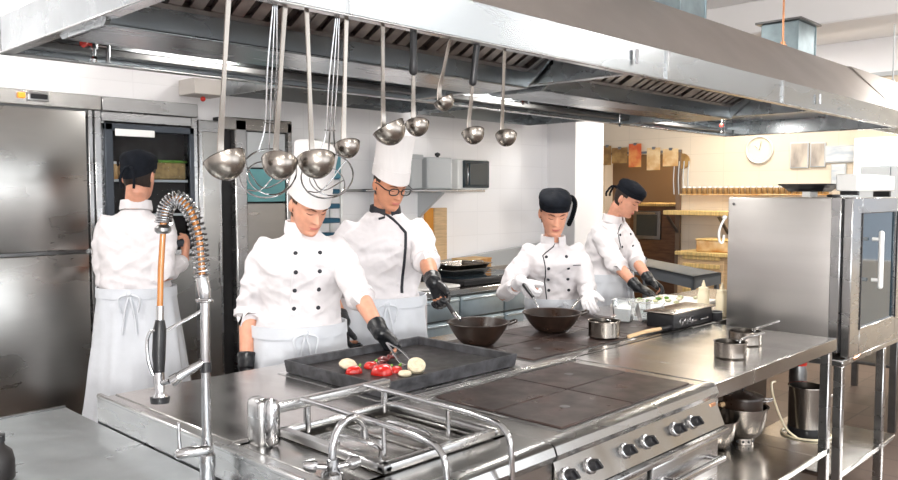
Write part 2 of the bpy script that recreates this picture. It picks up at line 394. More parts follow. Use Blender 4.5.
        k.build('cap_tie',CAPM,h)
    if glasses:
        k=MB(); 
        for sx in (-1,1):
            c=hc+M@V((sx*.033,.101,.004))*hk
            pts=[c+M@V((math.copysign(abs(math.cos(a))**.7,math.cos(a))*.025,-abs(math.cos(a)*sx+.2)*.003,math.copysign(abs(math.sin(a))**.7,math.sin(a))*.0165))*s for a in [2*PI*i/24 for i in range(25)]]
            k.tube(pts,.0030,6)
            k.tube([hc+M@V((sx*.058,.100,.010))*hk,hc+M@V((sx*.077,.085,.012))*hk,hc+M@V((sx*.080,.02,.010))*hk,hc+M@V((sx*.078,-.02,.0))*hk],.0030,6)
        k.tube([hc+M@V((-.009,.103,.008))*hk,hc+M@V((0,.107,.011))*hk,hc+M@V((.009,.103,.008))*hk],.002,6)
        k.build('eyeglasses',BLACKP,root)
    # ---- jacket
    mb=MB(); jd=1.0
    secs=[(-.27,.205,.155,.0),(-.1,.20,.15,.0),(.05,.193,.146,.0),(.2,.182,.138,.0),(.38,.188,.14,.006),(.55,.198,.145,.01),(.68,.206,.145,.012),(.77,.202,.134,.008),(.83,.182,.120,.004),(.88,.152,.108,.002),(.925,.122,.096,0),(.965,.094,.084,0),(1.0,.072,.074,0),(1.012,.05,.05,0)]
    mb.rings([ellring(C(t,o+(.012 if woman and .45<t<.75 else 0)),r,f,a*w,d*w) for t,a,d,o in secs])
    for (Sh,E,W,a,sd) in A:
        Z=E.lerp(W,sleeve); dn=(Z-E).normalized()
        mb.tube([Sh-r*sd*.07-up*.012,Sh-r*sd*.015+up*.002,Sh.lerp(E,.3),Sh.lerp(E,.7),E-(E-Sh).normalized()*.01,E.lerp(Z,.5),Z,Z+dn*.006],
                [.056*s,.064*s,.066*s,.063*s,.060*s,.062*s,.063*s,.052*s] if sleeve<.5 else [.056*s,.062*s,.063*s,.057*s,.053*s,.049*s,.044*s,.034*s],22,True)
    bm=remesh(mb,.0075,3); wrinkle(bm,.016,pel,f,r)
    bmesh.ops.smooth_vert(bm,verts=bm.verts[:],factor=.4,use_axis_x=True,use_axis_y=True,use_axis_z=True)
    bm.normal_update(); jb=BVHTree.FromBMesh(bm)
    jacket=body_from(bm,'jacket',CLOTH,root)
    def jp(x,t,out=0,back=False):
        c=C(t)+r*x; o=c+f*(.6 if not back else -.6); h=jb.ray_cast(o,-f if not back else f)
        return (h[0] if h[0] is not None else c+f*.14)+f*(out if not back else -out)
    # cuffs
    for (Sh,E,W,a,sd) in A:
        Z=E.lerp(W,sleeve); dn=(Z-E).normalized(); rr=(.0625 if sleeve<.5 else .045)*s
        k=MB(); k.tube([Z-dn*.030,Z-dn*.028,Z-dn*.002,Z+dn*.004,Z+dn*.003],[rr*.96,rr*1.04,rr*1.05,rr*1.0,rr*.8],22,False); k.build('sleeve_cuff',CLOTH,jacket)
        if cuffed:
            k=MB(); k.tube([Z-dn*.029,Z-dn*.027,Z-dn*.024,Z-dn*.022],[rr*1.03,rr*1.06,rr*1.06,rr*1.03],22,False); k.build('cuff_piping',PIPE,jacket)
    # collar: open standing band
    k=MB(); rs=[]; 
    nbx=(nb-nk).normalized()
    for i in range(29):
        a=PI/2+.20+(2*PI-.40)*i/28; e=.002
        d=r*math.cos(a)+f*math.sin(a); c=nk+f*.004+up*.004
        R0=.076*s*(.93 if woman else 1); R1=.069*s*(.95 if woman else 1)
        zz_=-.008*math.sin(a)
        rs.append([c+d*(R0+.004)-up*.012+up*zz_*1.5,c+d*(R0+.005),c+d*(R1+.006)+up*(.040+zz_),c+d*R1+up*(.041+zz_),c+d*(R1-.002)+up*(.038+zz_)])
    k.rings(rs); k.build('collar',PIPE if piping else CLOTH,jacket)
    if buttons:
        # flap edge
        ex=(.102 if dark_edge else .062) if not piping else -.075
        pth=[(.012,1.0)]+[(ex*min(1,(i+1)/4),1.0-.045*(i+1)) for i in range(4)]+[(ex,.82-.055*i) for i in range(17 if not piping else 12)]
        ed=[jp(x*w,t,.002) for x,t in pth]
        k=MB(); k.tube(ed,.0032 if not piping else .0075,6); k.build('front_edge',PIPE if (piping or dark_edge) else CLOTH,jacket)
        if piping:
            k=MB(); k.tube([jp(x*w,t,.002) for x,t in [(.0,1.0),(.02,.97),(.045,.955)]],.006,6); k.build('collar_piping',PIPE,jacket)
        for t in (.80,.62,.44,.26) if not piping else (.70,.5,.3):
            for x in ((-.050,.082) if dark_edge else (-.062,.045)) if not piping else (-.058,):
                p=jp(x*w,t,.001); k=MB(); k.lathe(p-f*.003,[(0,0),(.0085,0),(.0095,.003),(.008,.006),(.003,.007),(0,.0072)],14,f); k.build('button',PIPE if not piping else CLOTH,jacket)
        if not piping:
            k=MB(); c=[(-.13,.66),(-.085,.665)]; k.tube([jp(x*w,t,.001) for x,t in [(-.135,.665),(-.12,.667),(-.10,.668),(-.08,.668)]],.003,6); k.build('chest_pocket_edge',PIPE if open_back else CLOTH,jacket)
    # ---- trousers, shoes
    mb=MB()
    for hip,knee,ank,sd in ft:
        mb.tube([hip+up*.06,hip-up*.08,knee,knee-up*.2,ank+up*.02,ank-up*.03],[.10*s,.108*s,.085*s,.078*s,.07*s,.07*s],18)
    mb.rings([ellring(pel+up*z,r,f,a*w,d*w) for z,a,d in ((-.14,.17,.115),(-.05,.178,.12),(.03,.17,.115))])
    bm=remesh(mb,.011,3); wrinkle(bm,.006,pel,f,r); body_from(bm,'trousers',TROU,root)
    for hip,knee,ank,sd in ft:
        k=MB(); b=V((ank.x,ank.y,0))
        def sr(y,w_,h): return [b+f*y+r*(math.cos(a)*w_)+up*max(0.0,(.5*h+math.sin(a)*h*.5)) for a in [2*PI*i/16 for i in range(16)]]
        k.rings([sr(-.085,.02,.04),sr(-.075,.033,.07),sr(-.04,.039,.10),sr(.0,.041,.105),sr(.05,.043,.08),sr(.11,.047,.065),sr(.16,.043,.055),sr(.19,.028,.04),sr(.198,.01,.02)]); k.build('shoe',SHOE,root)
    # ---- apron
    aw=apron_z if apron_z else pel.z+.045
    wx=lambda z: 0
    mb=MB(); n=72; layers=[]
    zb=aw-apron_len
    for i in range(15):
        u=i/14; z=aw+(zb-aw)*u; c=V((pel.x,pel.y,z)).lerp(C((z-pel.z)/(nk.z-pel.z)),1 if z>pel.z else 0)
        wa=(.217+flare*u)*w; da=(.173+flare*u)*w; ring=[]
        for j in range(n):
            a=2*PI*j/n; fold=(.5+.5*u)*u**.5*(.012*math.sin(9*a+seed+2*u)+.008*math.sin(17*a+3*seed))
            cl=noise.noise(V((a*2.5,u*3,seed)))*.006
            ring.append(c+r*math.cos(a)*(wa+fold+cl)+f*math.sin(a)*(da+fold+cl))
        layers.append(ring)
    inner=[[q+(V((pel.x,pel.y,q.z))-q).normalized()*.004 for q in L] for L in layers]
    mb.rings(layers+inner[::-1],False); ap=mb.build('apron',CLOTHB,root)
    k=MB(); c=C((aw-pel.z)/(nk.z-pel.z)); rr=[]
    for z,gx in ((-.006,.0),(-.006,.008),(.045,.006),(.045,.0)): rr.append(ellring(c+up*z,r,f,(.216+gx)*w,(.172+gx)*w,48,1))
    k.rings(rr+[rr[0]],False); k.build('waistband',CLOTHB,ap)
    k=MB(); kd=-f if (label.find('back')>=0) else f; kp=c+kd*.182*w+up*.02
    k.sphere(kp,1,(.016,.014,.014))
    for sx in (-1,1): k.tube(bez([kp,kp+r*sx*.05+kd*.01-up*.02,kp+r*sx*.04+kd*.012-up*.09],10),.006,6); k.tube(bez([kp,kp+r*sx*.02+kd*.01-up*.08,kp+r*sx*.035+kd*.012-up*.2],10),.006,6)
    k.build('apron_tie',CLOTHB,ap)
    # ---- gloves
    for i,(Sh,E,W,a,sd) in enumerate(A):
        gm=(gloves or (None,None))[i]
        if gm is None: continue
        mb=MB(); u=V(a['u']) if 'u' in a else (W-E)
        hand_shape(mb,W,u,a['n'],a['t'],a.get('curl',.4),s*.96,.0048,a.get('spread',.06),a.get('thumb',.55),a.get('tcurl',.3))
        dn=(E-W).normalized(); mb.sphere(W-dn*.004,.0335*s); mb.tube([W-dn*.01,W+dn*.03,W+dn*.055,W+dn*.058],[.036*s,.037*s,.041*s,.037*s],18)
        bm=remesh(mb,.0035,2)
        for v in bm.verts: v.co+=v.normal*(noise.noise(v.co*60)*.0012)
        body_from(bm,'glove',gm,root)
    return root
def hold_axis(u,n): pass

# ---------------------------------------------------------------- the room
def sbox(name,a,b,m,bev=0):
    return struct(MB().box(a,b,bev).build(name,m,smooth=False))
sbox('floor',(-3.2,-3.6,-.1),(8.7,6.8,0),TILEF)
sbox('ceiling',(-3.2,-3.6,3.05),(8.7,6.8,3.15),CEIL)
sbox('wall_left',(-3.3,-3.6,0),(-3.2,4.75,3.05),PLAST)
sbox('wall_back',(-3.3,4.6,0),(6.56,4.75,3.05),TILEW)
sbox('wall_pillar',(6.08,4.28,0),(6.54,4.60,3.05),PLAST)
for i,(a,b) in enumerate((((8.5,-3.6,0),(8.6,-1.4,3.05)),((8.5,-1.4,0),(8.6,.3,.9)),((8.5,-1.4,2.4),(8.6,.3,3.05)),((8.5,.3,0),(8.6,4.56,2.70)),((8.5,5.60,0),(8.6,6.8,3.05)),((8.5,4.56,2.02),(8.6,5.60,3.05)))):
    sbox('wall_right',a,b,TILEB)
sbox('wall_right_upper',(8.48,-1.4,2.70),(8.6,4.56,3.05),PLAST)
sbox('trim_7',(8.46,.3,2.68),(8.5,4.56,2.72),GREYP)
sbox('wall_alcove',(6.0,6.7,0),(10.6,6.8,3.05),PLAST)
sbox('wall_corridor',(10.5,4.2,0),(10.6,6.8,3.05),BROWNW)
sbox('floor_corridor',(8.7,4.2,-.1),(10.6,6.8,0),TILEF)
sbox('ceiling_corridor',(8.6,4.2,2.6),(10.6,6.8,2.7),BROWNW)
sbox('wall_corridor_side',(8.6,4.1,0),(10.6,4.2,2.7),BROWNW)
sbox('trim_1',(8.47,4.50,0),(8.52,4.56,2.06),BROWNW,.004)
sbox('trim_2',(8.47,5.60,0),(8.52,5.66,2.06),BROWNW,.004)
sbox('trim_3',(1.0,-3.6,2.82),(1.35,4.6,3.05),CEIL,.01)
sbox('trim_4',(6.2,-3.6,2.80),(6.6,4.3,3.05),CEIL,.01)
# front wall: a row of tall windows with piers between them
WX=[(-2.9,-1.2),(-.8,1.4),(1.9,4.1),(4.6,6.8)]
piers=[-3.3,-2.9,-1.2,-.8,1.4,1.9,4.1,4.6,6.8,8.6]
for i in range(0,10,2): sbox('wall_front',(piers[i],-3.7,0),(piers[i+1],-3.55,3.05),PLAST)
for i,(a,b) in enumerate(WX):
    sbox('wall_front',(a,-3.7,0),(b,-3.55,.95),PLAST); sbox('wall_front',(a,-3.7,2.65),(b,-3.55,3.05),PLAST)
    k=MB()
    for x in (a+.03,(a+b)/2,b-.03): k.box((x-.03,-3.65,.95),(x+.03,-3.58,2.65),.005)
    for z in (.98,2.62): k.box((a,-3.65,z-.03),(b,-3.58,z+.03),.005)
    struct(k.build('window_%d'%(i+1),WPLAST))
# bright high window on the right wall beyond the oven
wz=(8.500,2.379,1.820)
wn=struct(MB().box((8.44,wz[1]-.26,wz[2]-.24),(8.50,wz[1]+.26,wz[2]+.28),.008).build('window_5',WPLAST))
MB().box((8.425,wz[1]-.22,wz[2]-.20),(8.442,wz[1]+.22,wz[2]+.24)).build('window_pane',mat('bright_daylight_pane',(1,.99,.97),.5,emit=14),wn)

# ---------------------------------------------------------------- refrigerators along the back wall
YB=4.5
def px(x,z,y=YB): return (x,y,z)
xa=1.84
t=thing('refrigerator','tall stainless steel refrigerator with plain doors and temperature display, at far left','refrigerator',(1.0,4.55,0))
MB().box((.30,YB+.012,.12),(1.855,4.59,2.01)).build('cabinet_body',DSTEEL,t)
MB().box((.30,YB-.03,2.01),(1.862,4.59,2.09),.004).build('control_panel',STEELH,t)
for x0,x1,z0,z1 in ((.32,1.05,1.245,2.0),(.32,1.05,.16,1.225),(1.07,1.775,1.245,2.0),(1.07,1.775,.16,1.225)):
    MB().box((x0,YB-.03,z0),(x1,YB+.012,z1),.008,seg=2).build('door',STEELF,t)
MB().box((1.79,YB-.02,.1),(1.815,YB+.03,2.01),.003).build('side_post',STEEL,t)
MB().box((1.825,YB-.02,.1),(1.86,YB+.03,2.01),.003).build('side_post',STEEL,t)
d0=(1.478,4.465,2.081); d1=(1.575,4.465,2.033)
dp=MB().box((d0[0],4.455,d1[2]),(d1[0]+.01,4.47,d0[2]),.006,seg=2).build('display_housing',STEEL,t)
MB().box((d0[0]+.012,4.449,d1[2]+.010),(d1[0]-.0,4.456,d0[2]-.012),.002).build('display_screen',BLACKP,dp)
MB().box((d0[0]-.045,4.452,d1[2]+.01),(d0[0]-.01,4.47,d0[2]-.008),.004).build('indicator_lamp',ORANGE,t)
MB().box((.32,YB-.02,.02),(1.86,YB+.05,.12)).build('plinth',DSTEEL,t)

t=thing('glass_door_refrigerator','stainless refrigerator with open dark glazed upper door beside the worker seen from behind','refrigerator',(2.15,4.55,0))
k=MB(); x0,x1=1.865,2.44
k.box((x0,YB,.1),(x0+.02,4.60,2.01)); k.box((x1-.04,YB-.02,.1),(x1,4.60,2.01),.004); k.box((x0,4.58,.1),(x1,4.60,2.01)); k.box((x0,YB,1.19),(x1,4.6,1.215))
k.box((x0,YB-.015,1.955),(x1,4.59,2.008),.003); k.box((x0,YB-.03,2.01),(x1,4.59,2.09),.004)
k.build('cabinet_body',STEEL,t)
k=MB(); a0,a1,b0,b1=1.875,2.41,1.235,1.945
for p,q in (((a0,0,b0),(a0+.045,0,b1)),((a1-.03,0,b0),(a1,0,b1)),((a0,0,b1-.04),(a1,0,b1)),((a0,0,b0),(a1,0,b0+.04))): k.box((p[0],YB-.035,p[2]),(q[0],YB-.002,q[2]),.004)
dr=k.build('door',mat('door_grey',(.06,.07,.085),.4,.5),t)
MB().box((a0+.045,YB-.02,b0+.04),(a1-.03,YB-.014,b1-.04)).build('glass_pane',GLASST,dr)
MB().box((1.93,YB-.04,1.875),(2.16,YB-.035,1.915),.002).build('door_label',WPLAST,dr)
MB().box((x0+.02,4.572,1.215),(x1-.04,4.58,1.955)).build('liner',mat('dark_liner',(.035,.03,.03),.6),t)
for z in (1.42,1.62): MB().box((x0+.02,YB+.005,z),(x1-.04,4.575,z+.014)).build('shelf',GREYP,t)
MB().box((a0,YB-.03,.17),(a1,YB,1.18),.006).build('lower_door',STEELF,t)
MB().box((x0,YB,.02),(x1,YB+.05,.1)).build('plinth',DSTEEL,t)
bx=thing('food_box','clear food box with green lid edge on the refrigerator shelf','food box',(2.27,4.535,1.635))
MB().box((2.17,4.51,1.636),(2.375,4.565,1.735),.006).build('box_body',mat('amber_food',(.42,.27,.10),.4,0,30,.4),bx)
MB().box((2.16,4.508,1.735),(2.385,4.568,1.75),.004).build('lid',GREEN,bx)
for i,x in enumerate((1.95,2.0,2.05)):
    j=thing('jar',('leftmost','middle','rightmost')[i]+' pale jar on the upper refrigerator shelf','jar',(x,4.54,1.635),'jars in the refrigerator')
    MB().lathe((x,4.54,1.635),[(0,0),(.02,0),(.022,.01),(.022,.07),(.015,.085),(0,.085)],14).build('jar_body',PAPERB,j); MB().lathe((x,4.54,1.72),[(0,0),(.017,0),(.017,.015),(0,.015)],14).build('lid',WPLAST,j)

t=thing('tall_cabinet','narrow stainless steel cabinet with plain panel right of the glazed refrigerator','cabinet',(2.52,4.55,0))
MB().box((2.445,YB-.02,.0),(2.60,4.59,2.0),.006).build('panel',STEEL,t); MB().box((2.47,YB-.026,.3),(2.58,YB-.018,1.93),.003).build('door',STEELF,t)
MB().cyl((2.575,YB-.035,1.0),(2.575,YB-.035,1.25),.008).build('handle',CHROME,t)
t=thing('display_cabinet','tall cabinet with teal glass door and warm steel edge, behind the worker holding tongs','cabinet',(2.95,4.55,0))
MB().box((2.605,4.53,.0),(3.12,4.59,2.03)).build('cabinet_body',mat('dark_gap',(.015,.014,.015),.6),t)
MB().box((2.69,YB-.03,.05),(2.775,4.53,2.02),.008).build('post',STEEL,t)
MB().box((3.075,YB-.03,.05),(3.12,4.53,2.02),.008).build('post',STEEL,t)
MB().box((2.605,YB-.03,1.95),(3.12,4.53,2.03),.005).build('top_panel',STEELH,t)
k=MB().box((2.78,YB-.015,1.50),(3.07,YB-.002,1.71),.003).build('glass_pane',TEAL,t)
MB().box((2.78,YB-.02,1.72),(3.07,YB-.002,1.945),.003).build('upper_panel',GREYP,t)
MB().box((2.78,YB-.015,.10),(3.07,YB-.002,1.49),.003).build('lower_door',STEELF,t)
t=thing('tray_rack','white rack holding blue trays with a yellow clip, beside the tall white hat','rack',(3.36,4.45,0))
k=MB()
for x in (3.25,3.47):
    for y in (4.40,4.52): k.box((x-.01,y-.01,0),(x+.01,y+.01,1.92),.002)
k.box((3.24,4.39,1.90),(3.48,4.53,1.92),.003); k.build('rack_frame',WPLAST,t)
for i in range(9): MB().box((3.265,4.39,.95+.1*i),(3.455,4.52,.985+.1*i),.006).build('tray',BLUE if i<8 else YEL,t)
MB().box((3.262,4.388,1.66),(3.458,4.391,1.86)).build('side_panel',mat('teal_panel',(.08,.26,.32),.4),t)

# ---------------------------------------------------------------- wall shelf, boards, microwave
w0=(3.926,4.350,1.608); w1=(4.842,4.350,1.558)
t=thing('wall_shelf','long stainless wall shelf under the small dark microwave','shelf',((w0[0]+w1[0])/2,4.45,1.55))
MB().box((3.6,4.28,1.565),(w1[0],4.60,1.585),.004).build('shelf_board',STEELH,t)
for x in (4.0,w1[0]-.45): MB().hexa([(x,4.33,1.555),(x+.03,4.33,1.555),(x+.03,4.60,1.36),(x,4.60,1.36),(x,4.33,1.567),(x+.03,4.33,1.567),(x+.03,4.60,1.567),(x,4.60,1.567)]).build('bracket',GREYP,t)
def wallbox(name,label,cat,a,b,m,y0=4.32,y1=4.5,g=None):
    return None
a=(4.122,4.420,1.842); b=(4.235,4.420,1.603)
k=thing('storage_box','narrow pale grey box at the left on the wall shelf','box',(a[0],4.45,1.586)); MB().box((a[0]-.02,4.36,1.586),(b[0]-.015,4.55,a[2]),.01).build('box_body',GREYP,k); MB().box((a[0]-.025,4.355,a[2]-.03),(b[0]-.01,4.555,a[2]+.004),.006).build('lid',GREYP,k)
a=(4.268,4.420,1.832); b=(4.542,4.420,1.605)
k=thing('storage_box','wide pale grey box with a black knob, between narrow box and microwave','box',((a[0]+b[0])/2,4.45,1.586)); MB().box((a[0],4.36,1.586),(b[0],4.55,a[2]),.01).build('box_body',GREYP,k)
MB().lathe(((a[0]+b[0])/2+.06,4.45,a[2]),[(0,0),(.012,0),(.01,.012),(.022,.02),(.022,.035),(0,.045)],14).build('knob',BLACKP,k); MB().box((b[0]-.02,4.352,1.63),(b[0]-.01,4.362,a[2]-.04),.003).build('edge_handle',WPLAST,k)
a=(4.616,4.360,1.818); b=(4.964,4.360,1.608)
k=thing('microwave','small microwave with dark blue glass door on the wall shelf','microwave',((a[0]+b[0])/2,4.45,1.586))
MB().box((a[0],4.37,1.586),(b[0]+.02,4.58,a[2]+.01),.008).build('microwave_body',WPLAST,k)
d=MB().box((a[0]+.05,4.352,1.60),(b[0]+.01,4.372,a[2]),.006).build('door',mat('navy_door',(.008,.022,.032),.35),k); MB().box((a[0]+.11,4.346,1.62),(b[0]-.02,4.354,a[2]-.02),.003).build('glass_pane',GLASSD,d)
MB().tube(bez([(a[0]+.07,4.352,1.62),(a[0]+.07,4.33,1.64),(a[0]+.07,4.33,1.77),(a[0]+.07,4.352,1.79)],8),.006,8).build('handle',CHROME,d)
# serving hatch with wooden frame and orange reveal
a=(4.459,4.585,1.438); b=(4.699,4.585,0.991)
hx0,hx1=a[0],b[0]
h=struct(MB().box((hx0+.09,4.57,.92),(hx1,4.60,a[2]),.004).build('trim_5',WOODL)); struct(MB().box((hx0,4.58,.92),(hx0+.09,4.60,a[2]),.0).build('trim_6',mat('orange_reveal',(.72,.30,.04),.6)))

# ---------------------------------------------------------------- back counter
CY=3.74
t=thing('back_counter','stainless worktop counter with drawers and doors behind the iron woks','counter',(4.1,4.2,0))
MB().box((3.49,CY,.86),(4.95,4.58,.90),.006).build('worktop',STEELH,t)
MB().box((3.51,CY+.04,.12),(4.93,4.56,.86)).build('carcass',DSTEEL,t)
for i in range(3):
    xx=3.515+i*.472
    for z0,z1,nm in ((.70,.845,'drawer'),(.14,.685,'door')):
        d=MB().box((xx,CY+.005,z0),(xx+.455,CY+.04,z1),.006,seg=2).build(nm,mat('blue_grey_front',(.46,.56,.62),.4,.7,5,.2),t)
        MB().box((xx+.01,CY-.012,z1-.028),(xx+.445,CY+.008,z1-.012),.004).build('handle',mat('blue_steel_edge',(.70,.78,.82),.3,1),d)
for x in (3.56,4.89):
    for y in (3.82,4.5): MB().cyl((x,y,0),(x,y,.12),.022).build('leg',BLACKP,t)
p=(3.799,3.918,0.900)
t=thing('cutting_board','white cutting board on the back counter, left of the black induction hob','cutting board',(3.75,3.95,.9)); MB().box((3.52,3.80,.902),(4.04,4.10,.922),.008,seg=2).build('board',WHITEF,t)
MB().torus((3.56,3.95,.923),.012,.002).build('hanging_ring',GREYP,t)
t=thing('induction_hob','black countertop induction hob on back counter','hob',(4.4,4.1,.9))
MB().box((4.08,3.80,.902),(4.86,4.40,.945),.012,seg=2).build('hob_body',BLACKP,t); MB().box((4.12,3.86,.945),(4.82,4.36,.950),.002).build('glass_top',GLASSD,t)
for x in (4.3,4.62): MB().torus((x,4.1,.951),.09,.0015).build('heating_ring',GREYP,t)
for i,(x,y,z,w,lb) in enumerate(((4.35,4.12,.951,.21,'shallow black roasting tray, lower of two, on induction hob'),(4.38,4.13,.985,.19,'steel roasting tray stacked upon the black one on induction hob'))):
    k=thing('roasting_tray',lb,'tray',(x,y,z)); mb=MB()
    def rc(hw,hd,zz): return [(x+sx*hw*c,y+sy*hd*e,z+zz) for sx,sy,c,e in ((1,1,1,.9),(1,1,.95,1),(-1,1,.95,1),(-1,1,1,.9),(-1,-1,1,.9),(-1,-1,.95,1),(1,-1,.95,1),(1,-1,1,.9))]
    mb.rings([rc(w-.03,.12,0),rc(w,.15,.045),rc(w+.012,.162,.047),rc(w+.012,.162,.043),rc(w-.003,.147,.04),rc(w-.033,.117,.004)]); mb.build('tray_body',(DSTEEL,SATIN)[i],k)
    for sx in (-1,1): MB().tube(bez([(x+sx*w,y-.05,z+.045),(x+sx*(w+.03),y-.04,z+.05),(x+sx*(w+.03),y+.04,z+.05),(x+sx*w,y+.05,z+.045)],10),.004,8).build('handle',CHROME,k)
k=thing('pizza_box','small brown cardboard box on the back counter beside the person stirring the black wok','box',(4.78,4.36,.951)); MB().box((4.64,4.28,.951),(4.92,4.46,1.03),.004).build('box_body',PAPERB,k); MB().box((4.637,4.277,1.02),(4.923,4.463,1.034),.003).build('lid',PAPERB,k)
t=thing('splash_guard','grey sloped metal splash guard on the back counter below the white wall','splash guard',(4.8,4.5,.9))
a0=(4.749,4.530,0.983); a1=(5.318,4.530,1.088)
MB().hexa([(4.2,4.50,.90),(5.9,4.50,.90),(5.9,4.56,.90),(4.2,4.56,.90),(4.45,4.50,1.0),(5.9,4.50,1.10),(5.9,4.56,1.10),(4.45,4.56,1.0)]).build('panel',GREYP,t); MB().box((4.2,4.48,.90),(5.9,4.50,.935),.003).build('rim',STEEL,t)
t=thing('towel','white towel hanging off the back counter behind the worker with glasses','towel',(3.57,3.72,.9)); k=MB(); k.rings([[(3.50+.017*i,3.728+.006*math.sin(i*1.1)-(.004),z) for i in range(9)]+[(3.50+.017*i,3.722+.006*math.sin(i*1.1)-.006,z) for i in range(8,-1,-1)] for z in (.60,.65,.70,.75,.80,.85,.885)]); k.build('cloth',CLOTH,t); MB().box((3.50,3.71,.615),(3.636,3.732,.622)).build('stripe',GREYP,t)

# ---------------------------------------------------------------- cooking island
IX0,IX1,IY0,IY1=1.03,3.79,1.225,2.57
t=thing('cooking_range','stainless island range with four dark iron plates, front knobs and oven door','range',(2.1,1.5,0))
k=MB()
k.box((1.09,1.80,.865),(1.66,1.845,.90),.002);
k.box((1.66,IY0+.03,.865),(2.585,1.84,.899),.003); k.box((1.09,IY0+.02,.865),(1.66,1.38,.90),.004); k.box((1.09,1.36,.865),(1.20,1.82,.90),.002); k.box((1.58,1.36,.865),(1.67,1.82,.90),.002)
k.build('worktop',STEELH,t)
k=MB(); k.box((1.06,1.35,.0),(2.57,1.82,.80)); k.build('carcass',DSTEEL,t)
k=MB(); pr=[]
for x in (1.662,2.585): pr.append([(x,IY0+.045,.9005),(x,IY0+.02,.902),(x,IY0,.893),(x,IY0-.008,.872),(x,IY0+.003,.852),(x,IY0+.018,.846),(x,IY0+.045,.846)])
k.rings(pr); k.build('front_rim',STEEL,t)
k=MB(); k.rings([[(x,)+p[1:] for p in pr[0]] for x in (1.05,1.655)]); k.build('front_rim',STEEL,t); MB().box((1.05,1.228,.0),(1.655,1.30,.86),.004).build('front_panel',STEELH,t)
k=MB(); k.hexa([(1.662,1.195,.765),(2.585,1.195,.765),(2.585,1.36,.765),(1.662,1.36,.765),(1.662,1.232,.852),(2.585,1.232,.852),(2.585,1.36,.852),(1.662,1.36,.852)]); k.build('control_panel',STEELH,t)
MB().box((1.665,1.175,.742),(2.582,1.36,.762),.006,seg=2).build('ledge',STEEL,t)
for (x0,x1) in ((1.69,2.10),(2.13,2.565)):
    d=MB().box((x0,1.205,.16),(x1,1.25,.725),.008,seg=2).build('oven_door',STEEL,t)
    k=MB(); k.tube([(x0+.05,1.165,.672),(x1-.05,1.165,.672)],.012,12); 
    for x in (x0+.07,x1-.07): k.cyl((x,1.205,.672),(x,1.165,.672),.009,12)
    k.build('handle',CHROME,d); MB().box((x0+.05,1.202,.25),(x1-.05,1.207,.60),.003).build('door_panel',DSTEEL,d)
MB().box((2.535,1.222,.80),(2.575,1.230,.84),.002).build('copper_plate',COPPER,t)
for K in ((1.700,1.205,0.825),(1.807,1.205,0.825),(1.985,1.205,0.823),(2.102,1.205,0.823),(2.278,1.205,0.826),(2.390,1.205,0.825)):
    ax=V((0,-.92,.39)).normalized(); c=V((K[0],1.212,.811))
    b=MB(); b.lathe(c,[(0,-.004),(.021,-.004),(.0225,0),(.0225,.004),(.018,.006),(0,.006)],24,ax); bez_=b.build('knob_bezel',CHROME,t)
    b=MB(); b.lathe(c,[(0,.006),(.0165,.006),(.017,.010),(.015,.024),(.0135,.026),(0,.026)],24,ax)
    xr=V((1,0,0)); up2=ax.cross(xr); a45=xr*.5+up2*.86
    q=bmesh.new(); bmesh.ops.create_cube(q,size=1,matrix=Matrix.Diagonal((.007,.029,.012,1)))
    b.join(q,Matrix.Translation(c+ax*.028)@Matrix((xr,up2,ax)).transposed().to_4x4()@Matrix.Rotation(.5,4,'Z'))
    kk=b.build('knob',BLACKP,bez_); MB().cyl(c+ax*.0338+up2*.009,c+ax*.0345+up2*.009,.0016,8).build('knob_mark',WPLAST,kk)
def plates(x0,x1,y0,y1,nx,ny,z,T):
    g_=.003; wx=(x1-x0)/nx; wy=(y1-y0)/ny
    MB().box((x0-.008,y0-.008,z-.03),(x1+.008,y1+.008,z-.001),.002).build('plate_frame',DSTEEL,T)
    for i in range(nx):
        for j in range(ny):
            p=MB().box((x0+i*wx+g_,y0+j*wy+g_,z-.02),(x0+(i+1)*wx-g_,y0+(j+1)*wy-g_,z+.005),.003).build('hotplate',IRON,T)
            if (i+j)%2==0: MB().lathe((x0+(i+.5)*wx,y0+(j+.5)*wy,z+.0052),[(0,0),(.016,0),(.016,.0012),(0,.0012)],20).build('plate_plug',DSTEEL,p)
plates(1.775,2.515,1.285,1.785,2,2,.902,t)
tr=t
t=thing('rear_range','long rear range unit carrying the woks and the black griddle tray','range',(2.3,2.2,0))
k=MB(); k.box((1.09,1.85,.865),(2.43,IY1,.90),.003); k.box((2.43,1.85,.865),(3.62,1.895,.899),.002); k.box((2.43,2.44,.865),(3.62,IY1,.899),.002); k.box((3.59,1.85,.865),(3.62,IY1,.899),.002); k.build('worktop',STEELH,t)
k=MB(); k.box((1.06,1.86,.0),(2.58,2.50,.86)); k.build('carcass',DSTEEL,t); MB().box((2.585,1.86,.70),(3.62,2.50,.862)).build('burner_box',DSTEEL,t); MB().box((2.585,2.44,.0),(3.62,2.50,.699)).build('back_panel',BROWNW,t)
for i in range(5): MB().box((1.09+i*.505,2.50,.12),(1.57+i*.505,2.52,.84),.005).build('door',STEEL,t)
plates(2.44,3.58,1.905,2.43,3,2,.902,t)
t=tr
# rails in the channel between the two rows
k=MB()
for y in (1.806,1.820,1.834): k.box((1.72,y,.899),(2.585,y+.008,.909),.002)
k.build('channel_rail',STEEL,t)
